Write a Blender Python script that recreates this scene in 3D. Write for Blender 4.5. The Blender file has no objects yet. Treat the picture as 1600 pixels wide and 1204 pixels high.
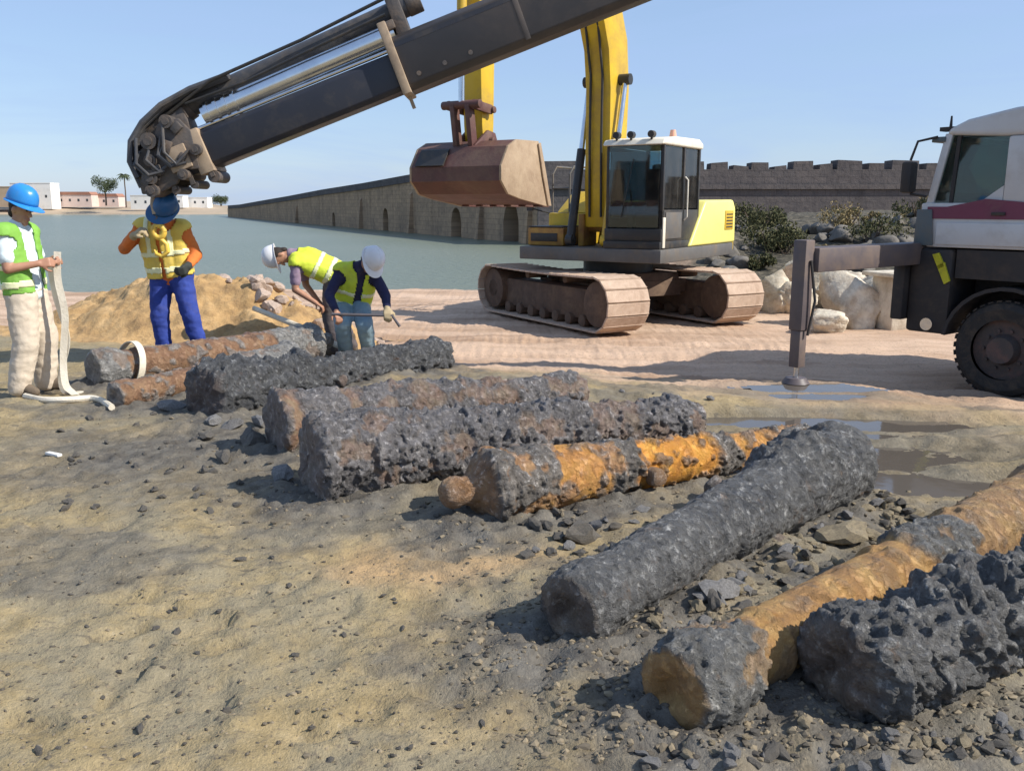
import bpy, bmesh, math, random
import numpy as np
from mathutils import Vector, Matrix, Euler
random.seed(7)
S = bpy.context.scene
COL = S.collection
R = math.radians

# ------------------------------------------------------------------ camera, sky, sun, exposure
CAM_H, FPX, PITCH = 1.6, 1386.0, math.atan((602 - 320) / 1386.0)
cam_d = bpy.data.cameras.new('camera'); cam = bpy.data.objects.new('camera', cam_d); COL.objects.link(cam)
cam.location = (0, 0, CAM_H); cam.rotation_euler = (math.pi / 2 - PITCH, 0, 0)
cam_d.sensor_width = 36.0; cam_d.lens = 36.0 * FPX / 1600.0
cam_d.clip_start = 0.05; cam_d.clip_end = 9000
S.camera = cam

SUN_EL, SUN_AZ = R(40), (0.955, -0.296)          # direction towards the sun, horizontal part
sd = Vector((SUN_AZ[0] * math.cos(SUN_EL), SUN_AZ[1] * math.cos(SUN_EL), math.sin(SUN_EL)))
W = bpy.data.worlds.new('World'); S.world = W; W.use_nodes = True
nt = W.node_tree; nt.nodes.clear()
sky = nt.nodes.new('ShaderNodeTexSky'); sky.sky_type = 'NISHITA'; sky.sun_disc = False
sky.sun_elevation = SUN_EL; sky.sun_rotation = math.atan2(sd.x, sd.y)
sky.air_density = 1.0; sky.dust_density = 0.5; sky.ozone_density = 2.6; sky.altitude = 0
bg = nt.nodes.new('ShaderNodeBackground'); bg.inputs['Strength'].default_value = 0.122
wo = nt.nodes.new('ShaderNodeOutputWorld')
# thin high cirrus veil, laid out by direction in the sky
tc = nt.nodes.new('ShaderNodeTexCoord'); mp = nt.nodes.new('ShaderNodeMapping')
mp.inputs['Scale'].default_value = (1.2, 2.2, 9.0); mp.inputs['Rotation'].default_value = (0.1, 0.25, 0.3)
cn = nt.nodes.new('ShaderNodeTexNoise'); cn.inputs['Scale'].default_value = 2.2; cn.inputs['Detail'].default_value = 7
cn.inputs['Roughness'].default_value = 0.6; cn.inputs['Distortion'].default_value = 0.6
cr = nt.nodes.new('ShaderNodeMapRange'); cr.inputs[1].default_value = 0.44; cr.inputs[2].default_value = 0.8
cr.inputs[3].default_value = 0.55; cr.inputs[4].default_value = 0.92
mx = nt.nodes.new('ShaderNodeMixRGB'); mx.inputs[2].default_value = (2.75, 3.85, 6.0, 1)
nt.links.new(tc.outputs['Generated'], mp.inputs['Vector']); nt.links.new(mp.outputs[0], cn.inputs['Vector'])
nt.links.new(cn.outputs['Fac'], cr.inputs[0]); nt.links.new(cr.outputs[0], mx.inputs[0])
nt.links.new(sky.outputs[0], mx.inputs[1]); nt.links.new(mx.outputs[0], bg.inputs[0]); nt.links.new(bg.outputs[0], wo.inputs[0])

sl = bpy.data.lights.new('sun', 'SUN'); sl.energy = 5.0; sl.angle = R(0.53); sl.color = (1.0, 0.94, 0.84)
so = bpy.data.objects.new('sun', sl); COL.objects.link(so); so.location = (20, -6, 20)
so.rotation_euler = (-sd).to_track_quat('-Z', 'Y').to_euler()
S.view_settings.view_transform = 'Standard'; S.view_settings.look = 'None'
S.view_settings.exposure = 0.32; S.view_settings.gamma = 1.0; S.view_settings.use_curve_mapping = False

# ------------------------------------------------------------------ noise (numpy gradient noise)
def _h(ix, iy, iz, s):
    n = (ix * 374761393 + iy * 668265263 + iz * 2147483647 + s * 1274126177) & 0xffffffff
    n = ((n ^ (n >> 13)) * 1274126177) & 0xffffffff
    n = ((n ^ (n >> 16)) * 2246822519) & 0xffffffff
    return (n ^ (n >> 15)) & 0xffffffff
def noise3(P, seed=0):
    P = np.asarray(P, dtype=np.float64); I = np.floor(P).astype(np.int64); F = P - I
    U = F * F * F * (F * (F * 6 - 15) + 10); out = 0
    for dx in (0, 1):
        for dy in (0, 1):
            for dz in (0, 1):
                h = _h(I[:, 0] + dx, I[:, 1] + dy, I[:, 2] + dz, seed)
                a = (h & 0xffff) / 65535.0 * 2 * np.pi; z = ((h >> 16) & 0xffff) / 32767.5 - 1
                r = np.sqrt(np.maximum(0, 1 - z * z))
                g = r * np.cos(a) * (F[:, 0] - dx) + r * np.sin(a) * (F[:, 1] - dy) + z * (F[:, 2] - dz)
                w = (U[:, 0] if dx else 1 - U[:, 0]) * (U[:, 1] if dy else 1 - U[:, 1]) * (U[:, 2] if dz else 1 - U[:, 2])
                out = out + g * w
    return out * 1.5
def fbm(P, seed=0, octv=4, gain=0.5, lac=2.03):
    P = np.asarray(P, dtype=np.float64); a, o = 1.0, 0
    for k in range(octv):
        o = o + a * noise3(P, seed + k * 17); P = P * lac; a *= gain
    return o
def ridged(P, seed=0, octv=4, gain=0.55):
    P = np.asarray(P, dtype=np.float64); a, o, t = 1.0, 0, 0
    for k in range(octv):
        o = o + a * (1 - np.abs(noise3(P, seed + k * 13))); t += a; P = P * 2.1; a *= gain
    return o / t
def masked(fn, P, mask, *a, **k):
    out = np.zeros(len(P)); out[mask] = fn(P[mask], *a, **k) if mask.any() else 0
    return out
def sstep(a, b, x):
    t = np.clip((np.asarray(x, dtype=np.float64) - a) / (b - a), 0, 1); return t * t * (3 - 2 * t)

# ------------------------------------------------------------------ materials
MAT = {}
def _new(name):
    m = bpy.data.materials.new(name); m.use_nodes = True
    MAT[name] = m
    return m, m.node_tree.nodes, m.node_tree.links, m.node_tree.nodes['Principled BSDF']
def ramp(ns, stops):
    r = ns.new('ShaderNodeValToRGB'); e = r.color_ramp.elements
    while len(e) < len(stops): e.new(0.5)
    for i, (p, c) in enumerate(stops):
        e[i].position = p; e[i].color = (c[0], c[1], c[2], 1)
    return r
def noise_node(ns, ls, vec, scale, detail=6, rough=0.6, dist=0.0):
    n = ns.new('ShaderNodeTexNoise'); n.inputs['Scale'].default_value = scale
    n.inputs['Detail'].default_value = detail; n.inputs['Roughness'].default_value = rough
    n.inputs['Distortion'].default_value = dist
    if vec is not None: ls.new(vec, n.inputs['Vector'])
    return n
def mixc(ns, ls, fac, a, b, mode='MIX'):
    m = ns.new('ShaderNodeMixRGB'); m.blend_type = mode
    for i, v in ((0, fac), (1, a), (2, b)):
        if hasattr(v, 'links'): ls.new(v, m.inputs[i])
        elif i == 0: m.inputs[0].default_value = v
        else: m.inputs[i].default_value = (v[0], v[1], v[2], 1)
    return m.outputs[0]
def maprange(ns, ls, v, a, b, c=0.0, d=1.0):
    m = ns.new('ShaderNodeMapRange'); ls.new(v, m.inputs[0])
    for i, x in enumerate((a, b, c, d)): m.inputs[i + 1].default_value = x
    return m.outputs[0]
def add_bump(ns, ls, bs, h, strength=0.4, dist=0.02):
    b = ns.new('ShaderNodeBump'); b.inputs['Strength'].default_value = strength; b.inputs['Distance'].default_value = dist
    ls.new(h, b.inputs['Height']); ls.new(b.outputs[0], bs.inputs['Normal'])
def M_plain(name, c0, c1=None, scale=4, rough=0.6, dirt=None, dirt_amt=0.5, dirt_scale=1.6, metal=0.0, bump=0.0, bscale=30, spec=0.4, rvar=0.15):
    """paint / cloth / metal: two tones by noise, patchy dirt over it, roughness that varies"""
    m, ns, ls, bs = _new(name)
    tcn = ns.new('ShaderNodeTexCoord'); v = tcn.outputs['Object']
    n1 = noise_node(ns, ls, v, scale, 6, 0.62)
    c = ramp(ns, [(0.32, c0), (0.68, c1 or tuple(x * 0.82 for x in c0))]); ls.new(n1.outputs['Fac'], c.inputs[0])
    out = c.outputs[0]
    n2 = noise_node(ns, ls, v, dirt_scale, 9, 0.72, 0.3)
    if dirt:
        f = maprange(ns, ls, n2.outputs['Fac'], 0.62 - 0.3 * dirt_amt, 0.78 - 0.1 * dirt_amt, 0, min(1, 0.55 + dirt_amt * .5))
        out = mixc(ns, ls, f, out, dirt)
    ls.new(out, bs.inputs['Base Color'])
    ls.new(maprange(ns, ls, n2.outputs['Fac'], 0.3, 0.7, max(0.03, rough - rvar), min(1, rough + rvar)), bs.inputs['Roughness'])
    bs.inputs['Metallic'].default_value = metal; bs.inputs['Specular IOR Level'].default_value = spec
    if bump:
        n3 = noise_node(ns, ls, v, bscale, 5, 0.6); add_bump(ns, ls, bs, n3.outputs['Fac'], bump, 0.015)
    return m
M_plain('exc_yellow', (0.62, 0.42, 0.02), (0.55, 0.35, 0.02), 3, 0.45, (0.30, 0.19, 0.07), 0.55, 1.3)
M_plain('exc_sunlit_yellow', (0.80, 0.74, 0.22), (0.78, 0.70, 0.20), 2, 0.4, (0.55, 0.45, 0.22), 0.3, 1.1)  # machine yellow washed out in the colour, painting the sun on the side housing
M_plain('exc_rustyellow', (0.42, 0.24, 0.04), (0.30, 0.15, 0.04), 5, 0.6, (0.18, 0.08, 0.04), 0.6, 2.5)
M_plain('exc_grey', (0.12, 0.115, 0.11), (0.09, 0.085, 0.08), 4, 0.6, (0.2, 0.15, 0.1), 0.5, 2.0)
M_plain('exc_black', (0.025, 0.025, 0.027), (0.035, 0.033, 0.03), 5, 0.5, (0.12, 0.09, 0.06), 0.35, 3)
M_plain('cab_white', (0.72, 0.68, 0.58), (0.66, 0.62, 0.52), 3, 0.5, (0.45, 0.38, 0.28), 0.4, 2)
M_plain('mud_steel', (0.50, 0.37, 0.28), (0.36, 0.25, 0.18), 6, 0.9, (0.60, 0.47, 0.36), 0.7, 2.2, bump=0.5, bscale=22)
M_plain('mud_dark', (0.12, 0.075, 0.05), (0.07, 0.045, 0.032), 5, 0.85, (0.22, 0.15, 0.10), 0.5, 2.4, bump=0.5, bscale=18)
M_plain('bucket_steel', (0.12, 0.05, 0.042), (0.075, 0.036, 0.033), 4, 0.6, (0.19, 0.12, 0.085), 0.55, 2.0, bump=0.3, bscale=20)
M_plain('bucket_side', (0.40, 0.30, 0.20), (0.32, 0.23, 0.15), 4, 0.7, (0.20, 0.13, 0.08), 0.5, 2.4, bump=0.3, bscale=20)
M_plain('chrome', (0.72, 0.74, 0.76), (0.6, 0.62, 0.65), 6, 0.22, None, metal=1.0, rvar=0.08)
M_plain('crane_navy', (0.022, 0.024, 0.034), (0.03, 0.031, 0.04), 2.5, 0.42, (0.09, 0.075, 0.06), 0.4, 1.5, rvar=0.12)
M_plain('crane_outer', (0.07, 0.06, 0.056), (0.05, 0.045, 0.045), 2, 0.45, (0.13, 0.10, 0.08), 0.5, 1.2)
M_plain('crane_iron', (0.10, 0.085, 0.075), (0.06, 0.055, 0.055), 9, 0.6, (0.22, 0.15, 0.10), 0.5, 4, bump=0.3, bscale=35)
M_plain('crane_tan', (0.42, 0.32, 0.22), (0.30, 0.22, 0.15), 7, 0.6, (0.12, 0.09, 0.07), 0.5, 4)
M_plain('hook_yellow', (0.78, 0.52, 0.08), (0.66, 0.42, 0.07), 8, 0.45, (0.25, 0.15, 0.06), 0.4, 6)
M_plain('truck_silver', (0.56, 0.55, 0.54), (0.50, 0.49, 0.49), 1.5, 0.35, (0.36, 0.32, 0.28), 0.35, 1.4)
M_plain('truck_maroon', (0.17, 0.035, 0.07), (0.14, 0.03, 0.06), 2, 0.4, (0.2, 0.12, 0.1), 0.3, 2)
M_plain('truck_dark', (0.022, 0.021, 0.023), (0.034, 0.03, 0.029), 3, 0.65, (0.10, 0.072, 0.052), 0.45, 1.8)
M_plain('truck_teal', (0.10, 0.125, 0.135), (0.08, 0.1, 0.11), 3, 0.5, (0.16, 0.13, 0.1), 0.4, 2)
M_plain('rubber', (0.022, 0.021, 0.021), (0.035, 0.031, 0.028), 8, 0.85, (0.13, 0.095, 0.065), 0.45, 3.5, bump=0.3, bscale=30)
M_plain('rim', (0.05, 0.045, 0.045), (0.07, 0.055, 0.05), 8, 0.6, (0.17, 0.09, 0.07), 0.5, 5)
M_plain('outrigger_paint', (0.12, 0.095, 0.095), (0.09, 0.075, 0.08), 3, 0.55, (0.2, 0.14, 0.1), 0.5, 2.4)
M_plain('hazard_yellow', (0.55, 0.52, 0.03), None, 6, 0.4, (0.15, 0.12, 0.05), 0.35, 6)
M_plain('skin', (0.42, 0.22, 0.14), (0.36, 0.18, 0.115), 12, 0.55)
M_plain('hair', (0.03, 0.02, 0.015), None, 20, 0.7)
M_plain('eye', (0.03, 0.02, 0.02), None, 20, 0.2)
M_plain('helmet_blue', (0.03, 0.24, 0.62), (0.028, 0.21, 0.55), 4, 0.3, (0.1, 0.2, 0.35), 0.2, 8)
M_plain('helmet_navy', (0.025, 0.10, 0.24), (0.02, 0.085, 0.2), 4, 0.35, (0.1, 0.14, 0.2), 0.25, 8)
M_plain('helmet_white', (0.80, 0.79, 0.80), (0.74, 0.73, 0.74), 4, 0.35, (0.5, 0.45, 0.4), 0.2, 9)
M_plain('vest_lime', (0.62, 0.72, 0.05), (0.55, 0.64, 0.05), 7, 0.75, (0.42, 0.42, 0.12), 0.3, 5, bump=0.4, bscale=14)
M_plain('vest_green', (0.22, 0.46, 0.07), (0.18, 0.39, 0.06), 7, 0.75, (0.25, 0.33, 0.12), 0.3, 5, bump=0.4, bscale=14)
M_plain('vest_orange', (0.75, 0.56, 0.10), (0.68, 0.48, 0.09), 7, 0.75, (0.5, 0.4, 0.15), 0.3, 5, bump=0.4, bscale=14)
M_plain('reflective', (0.80, 0.80, 0.50), (0.74, 0.74, 0.45), 8, 0.3, None, rvar=0.1)
M_plain('shirt_white', (0.68, 0.76, 0.78), (0.62, 0.71, 0.74), 6, 0.85, (0.5, 0.5, 0.46), 0.25, 5, bump=0.5, bscale=11)
M_plain('shirt_orange', (0.70, 0.19, 0.035), (0.6, 0.15, 0.03), 6, 0.85, (0.4, 0.14, 0.06), 0.3, 5, bump=0.5, bscale=11)
M_plain('shirt_navy', (0.025, 0.025, 0.075), (0.02, 0.02, 0.055), 6, 0.9, (0.1, 0.08, 0.09), 0.25, 5, bump=0.5, bscale=11)
M_plain('shirt_lilac', (0.30, 0.22, 0.30), (0.24, 0.17, 0.24), 6, 0.9, (0.3, 0.25, 0.2), 0.3, 5, bump=0.5, bscale=11)
M_plain('trousers_beige', (0.62, 0.53, 0.42), (0.55, 0.46, 0.36), 5, 0.9, (0.38, 0.31, 0.25), 0.4, 3.5, bump=0.6, bscale=9)
M_plain('trousers_blue', (0.03, 0.06, 0.30), (0.025, 0.045, 0.23), 5, 0.85, (0.09, 0.09, 0.18), 0.3, 4, bump=0.6, bscale=9)
M_plain('trousers_jeans', (0.26, 0.38, 0.44), (0.17, 0.25, 0.32), 6, 0.9, (0.36, 0.33, 0.3), 0.4, 4, bump=0.6, bscale=9)
M_plain('trousers_dark', (0.07, 0.06, 0.07), (0.1, 0.085, 0.085), 6, 0.9, (0.2, 0.16, 0.13), 0.4, 4, bump=0.6, bscale=9)
M_plain('boot', (0.07, 0.05, 0.035), (0.13, 0.1, 0.07), 8, 0.85, (0.22, 0.17, 0.12), 0.5, 6)
M_plain('glove_dark', (0.04, 0.045, 0.04), None, 9, 0.85)
M_plain('glove_tan', (0.42, 0.33, 0.2), None, 9, 0.85)
M_plain('sling', (0.72, 0.66, 0.55), (0.62, 0.55, 0.43), 7, 0.9, (0.4, 0.34, 0.26), 0.4, 5, bump=0.4, bscale=60)
M_plain('bar_steel', (0.10, 0.09, 0.1), None, 6, 0.6, (0.2, 0.14, 0.1), 0.4, 6)
M_plain('white_rock', (0.72, 0.66, 0.54), (0.54, 0.46, 0.36), 3.6, 0.9, (0.26, 0.20, 0.14), 0.6, 2.6, bump=0.9, bscale=11)
M_plain('bank_rock', (0.17, 0.155, 0.135), (0.10, 0.09, 0.08), 2.2, 0.95, (0.28, 0.25, 0.2), 0.35, 1.5, bump=0.7, bscale=7)
M_plain('mud_lump', (0.15, 0.135, 0.115), (0.08, 0.074, 0.068), 14, 0.75, (0.20, 0.17, 0.13), 0.4, 9, bump=0.7, bscale=45)
M_plain('grey_lump', (0.30, 0.29, 0.28), (0.17, 0.165, 0.165), 11, 0.85, (0.09, 0.085, 0.085), 0.5, 8, bump=0.8, bscale=40)
M_plain('tan_lump', (0.40, 0.33, 0.21), (0.27, 0.22, 0.15), 11, 0.9, (0.14, 0.12, 0.1), 0.5, 8, bump=0.8, bscale=40)
M_plain('shell_lump', (0.58, 0.46, 0.38), (0.42, 0.32, 0.26), 11, 0.85, (0.18, 0.15, 0.13), 0.5, 8, bump=0.7, bscale=40)
M_plain('house_white', (0.78, 0.76, 0.72), (0.72, 0.70, 0.66), 0.4, 0.9, (0.6, 0.56, 0.5), 0.3, 0.3)
M_plain('house_tan', (0.48, 0.35, 0.24), (0.42, 0.30, 0.2), 0.4, 0.9, (0.34, 0.25, 0.18), 0.3, 0.3)
M_plain('house_pink', (0.66, 0.53, 0.47), (0.6, 0.47, 0.41), 0.4, 0.9)
M_plain('roof_tile', (0.36, 0.17, 0.11), (0.28, 0.14, 0.1), 1.2, 0.9)
M_plain('window_dark', (0.05, 0.055, 0.06), None, 2, 0.25)
M_plain('bark', (0.14, 0.10, 0.07), (0.09, 0.065, 0.05), 5, 0.95)
M_plain('seat_black', (0.03, 0.03, 0.035), None, 6, 0.8)
M_plain('beacon', (0.75, 0.42, 0.30), (0.7, 0.36, 0.25), 6, 0.3)

def M_glass(name, tint, refl=0.9):
    m, ns, ls, bs = _new(name); ns.remove(bs)
    o = ns['Material Output']; tr = ns.new('ShaderNodeBsdfTransparent'); tr.inputs[0].default_value = (*tint, 1)
    gl = ns.new('ShaderNodeBsdfGlossy'); gl.inputs['Roughness'].default_value = 0.03
    gl.inputs[0].default_value = (refl, refl, refl, 1)
    fr = ns.new('ShaderNodeFresnel'); fr.inputs[0].default_value = 1.6
    mxs = ns.new('ShaderNodeMixShader'); ls.new(fr.outputs[0], mxs.inputs[0]); ls.new(tr.outputs[0], mxs.inputs[1]); ls.new(gl.outputs[0], mxs.inputs[2])
    dif = ns.new('ShaderNodeBsdfDiffuse'); dif.inputs[0].default_value = (0.25, 0.23, 0.2, 1)
    n = noise_node(ns, ls, None, 3, 6); mx2 = ns.new('ShaderNodeMixShader')
    ls.new(maprange(ns, ls, n.outputs['Fac'], 0.4, 0.8, 0.03, 0.16), mx2.inputs[0]); ls.new(mxs.outputs[0], mx2.inputs[1]); ls.new(dif.outputs[0], mx2.inputs[2])
    ls.new(mx2.outputs[0], o.inputs[0])
M_glass('glass_cab', (0.55, 0.68, 0.72)); M_glass('glass_truck', (0.50, 0.70, 0.70))

def M_leaf(name, c0, c1):
    m, ns, ls, bs = _new(name)
    g = ns.new('ShaderNodeNewGeometry'); c = ramp(ns, [(0.0, c0), (1.0, c1)])
    ls.new(g.outputs['Random Per Island'], c.inputs[0]); ls.new(c.outputs[0], bs.inputs['Base Color'])
    bs.inputs['Roughness'].default_value = 0.75; bs.inputs['Specular IOR Level'].default_value = 0.2
M_leaf('leaf_scrub', (0.035, 0.045, 0.018), (0.13, 0.12, 0.055))
M_leaf('leaf_dry', (0.16, 0.12, 0.06), (0.30, 0.24, 0.12))
M_leaf('crumb', (0.05, 0.046, 0.042), (0.26, 0.21, 0.14))
M_leaf('leaf_tree', (0.04, 0.055, 0.03), (0.10, 0.12, 0.06))

def M_stone(name, c0, c1, joint, sx, sz, stain):
    m, ns, ls, bs = _new(name)
    tcn = ns.new('ShaderNodeTexCoord'); v = tcn.outputs['UV']
    br = ns.new('ShaderNodeTexBrick'); ls.new(v, br.inputs['Vector']); br.inputs['Scale'].default_value = 1.0
    br.inputs['Brick Width'].default_value = sx; br.inputs['Row Height'].default_value = sz
    br.inputs['Mortar Size'].default_value = 0.035; br.inputs['Mortar Smooth'].default_value = 0.4
    br.inputs['Color1'].default_value = (*c0, 1); br.inputs['Color2'].default_value = (*c1, 1); br.inputs['Mortar'].default_value = (*joint, 1)
    n = noise_node(ns, ls, v, 0.16, 9, 0.7, 0.4); n2 = noise_node(ns, ls, v, 1.4, 6, 0.7)
    mp2 = ns.new('ShaderNodeMapping'); mp2.inputs['Scale'].default_value = (0.5, 0.06, 1); ls.new(v, mp2.inputs[0])
    n3 = noise_node(ns, ls, mp2.outputs[0], 1.0, 7, 0.65)
    c = mixc(ns, ls, maprange(ns, ls, n.outputs['Fac'], 0.45, 0.62, 0, 0.8), br.outputs['Color'], stain)
    c = mixc(ns, ls, maprange(ns, ls, n3.outputs['Fac'], 0.52, 0.68, 0, 0.6), c, (stain[0] * .55, stain[1] * .55, stain[2] * .55))
    c = mixc(ns, ls, maprange(ns, ls, n2.outputs['Fac'], 0.35, 0.7, 0, 0.35), c, (c0[0] * 1.5, c0[1] * 1.45, c0[2] * 1.35))
    ls.new(c, bs.inputs['Base Color']); bs.inputs['Roughness'].default_value = 0.95; bs.inputs['Specular IOR Level'].default_value = 0.1
    add_bump(ns, ls, bs, n2.outputs['Fac'], 0.8, 0.12)
M_stone('fort_stone', (0.42, 0.29, 0.185), (0.32, 0.225, 0.15), (0.18, 0.13, 0.09), 1.5, 0.7, (0.20, 0.15, 0.11))
M_stone('fort_dark', (0.13, 0.115, 0.11), (0.095, 0.088, 0.09), (0.06, 0.056, 0.056), 1.4, 0.7, (0.085, 0.078, 0.08))

def M_ground():
    m, ns, ls, bs = _new('ground_mud')
    g = ns.new('ShaderNodeNewGeometry'); v = g.outputs['Position']
    a = ns.new('ShaderNodeAttribute'); a.attribute_name = 'mud'
    b = ns.new('ShaderNodeAttribute'); b.attribute_name = 'pale'
    o_ = ns.new('ShaderNodeAttribute'); o_.attribute_name = 'ochre'
    n1 = noise_node(ns, ls, v, 0.9, 8, 0.65, 0.4); n2 = noise_node(ns, ls, v, 5.5, 9, 0.72, 0.2); n3 = noise_node(ns, ls, v, 34, 6, 0.7)
    mp_ = ns.new('ShaderNodeMapping'); mp_.inputs['Scale'].default_value = (0.35, 1.6, 1); ls.new(v, mp_.inputs[0])
    n4 = noise_node(ns, ls, mp_.outputs[0], 1.1, 6, 0.6)
    base = ramp(ns, [(0.30, (0.225, 0.172, 0.09)), (0.5, (0.315, 0.243, 0.13)), (0.7, (0.40, 0.31, 0.172))]); ls.new(n2.outputs['Fac'], base.inputs[0])
    c = mixc(ns, ls, maprange(ns, ls, n1.outputs['Fac'], 0.47, 0.56, 0, 0.7), base.outputs[0], (0.24, 0.212, 0.15))
    c = mixc(ns, ls, o_.outputs['Fac'], c, (0.47, 0.30, 0.15))
    pale = ramp(ns, [(0.35, (0.38, 0.25, 0.165)), (0.62, (0.60, 0.43, 0.31))]); ls.new(n4.outputs['Fac'], pale.inputs[0])
    c = mixc(ns, ls, b.outputs['Fac'], c, pale.outputs[0])
    mud_shadow = ramp(ns, [(0.36, (0.06, 0.056, 0.053)), (0.62, (0.155, 0.145, 0.128))]); ls.new(n2.outputs['Fac'], mud_shadow.inputs[0])  # fallen grey mud, its tone darkened to paint in shadow beside the cannons too
    c = mixc(ns, ls, a.outputs['Fac'], c, mud_shadow.outputs[0])
    c = mixc(ns, ls, maprange(ns, ls, n3.outputs['Fac'], 0.55, 0.66, 0, 0.65), c, (0.12, 0.10, 0.08))
    c = mixc(ns, ls, maprange(ns, ls, n3.outputs['Fac'], 0.42, 0.28, 0, 0.3), c, (0.55, 0.46, 0.33))
    mp5 = ns.new('ShaderNodeMapping'); mp5.inputs['Scale'].default_value = (1.0, 1.7, 1); ls.new(v, mp5.inputs[0])
    n5 = noise_node(ns, ls, mp5.outputs[0], 9.0, 5, 0.6, 0.6); n6 = noise_node(ns, ls, v, 1.7, 3, 0.5)
    spot = ns.new('ShaderNodeMath'); spot.operation = 'MULTIPLY'; ls.new(maprange(ns, ls, n5.outputs['Fac'], 0.59, 0.66, 0, 0.62), spot.inputs[0]); ls.new(maprange(ns, ls, n6.outputs['Fac'], 0.42, 0.58, 0.1, 1), spot.inputs[1])
    inv = ns.new('ShaderNodeMath'); inv.operation = 'MULTIPLY_ADD'; ls.new(b.outputs['Fac'], inv.inputs[0]); inv.inputs[1].default_value = -0.8; inv.inputs[2].default_value = 1.0
    sp2 = ns.new('ShaderNodeMath'); sp2.operation = 'MULTIPLY'; ls.new(spot.outputs[0], sp2.inputs[0]); ls.new(inv.outputs[0], sp2.inputs[1])
    c = mixc(ns, ls, sp2.outputs[0], c, (0.095, 0.085, 0.07))
    bk_ = ns.new('ShaderNodeAttribute'); bk_.attribute_name = 'bank'
    bc_ = ramp(ns, [(0.38, (0.035, 0.033, 0.026)), (0.52, (0.085, 0.075, 0.055)), (0.66, (0.20, 0.17, 0.125))]); ls.new(n2.outputs['Fac'], bc_.inputs[0])
    c = mixc(ns, ls, bk_.outputs['Fac'], c, bc_.outputs[0])
    ls.new(c, bs.inputs['Base Color'])
    ls.new(maprange(ns, ls, a.outputs['Fac'], 0, 1, 0.95, 0.72), bs.inputs['Roughness'])
    bs.inputs['Specular IOR Level'].default_value = 0.25
    n7 = noise_node(ns, ls, v, 85, 3, 0.6); hh = ns.new('ShaderNodeMath'); hh.operation = 'MULTIPLY_ADD'; ls.new(n7.outputs['Fac'], hh.inputs[0]); hh.inputs[1].default_value = .5; ls.new(n3.outputs['Fac'], hh.inputs[2])
    add_bump(ns, ls, bs, hh.outputs[0], 0.55, 0.03)
M_ground()
def M_sand():
    m, ns, ls, bs = _new('mound_sand')
    g = ns.new('ShaderNodeNewGeometry'); v = g.outputs['Position']
    n2 = noise_node(ns, ls, v, 2.6, 9, 0.72, 0.3); n3 = noise_node(ns, ls, v, 22, 6, 0.7)
    c = ramp(ns, [(0.32, (0.20, 0.125, 0.06)), (0.5, (0.41, 0.26, 0.115)), (0.68, (0.56, 0.38, 0.19))]); ls.new(n2.outputs['Fac'], c.inputs[0])
    o = mixc(ns, ls, maprange(ns, ls, n3.outputs['Fac'], 0.55, 0.72, 0, 0.6), c.outputs[0], (0.22, 0.15, 0.09))
    ls.new(o, bs.inputs['Base Color']); bs.inputs['Roughness'].default_value = 0.95
    add_bump(ns, ls, bs, n3.outputs['Fac'], 0.7, 0.03)
M_sand()
def M_water():
    m, ns, ls, bs = _new('sea_water')
    g = ns.new('ShaderNodeNewGeometry'); v = g.outputs['Position']
    n0 = noise_node(ns, ls, v, 0.02, 4, 0.5)
    c = ramp(ns, [(0.35, (0.15, 0.175, 0.13)), (0.65, (0.18, 0.20, 0.155))]); ls.new(n0.outputs['Fac'], c.inputs[0]); ls.new(c.outputs[0], bs.inputs['Base Color'])
    bs.inputs['Roughness'].default_value = 0.3; bs.inputs['IOR'].default_value = 1.33; bs.inputs['Specular IOR Level'].default_value = 0.22
    n1 = noise_node(ns, ls, v, 1.3, 6, 0.65, 0.3); add_bump(ns, ls, bs, n1.outputs['Fac'], 0.9, 0.25)
M_water()
def M_puddle():
    m, ns, ls, bs = _new('puddle_water')
    bs.inputs['Base Color'].default_value = (0.10, 0.085, 0.07, 1); bs.inputs['Roughness'].default_value = 0.06; bs.inputs['IOR'].default_value = 1.33
    g = ns.new('ShaderNodeNewGeometry'); n1 = noise_node(ns, ls, g.outputs['Position'], 6, 3, 0.5); add_bump(ns, ls, bs, n1.outputs['Fac'], 0.15, 0.01)
M_puddle()
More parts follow.
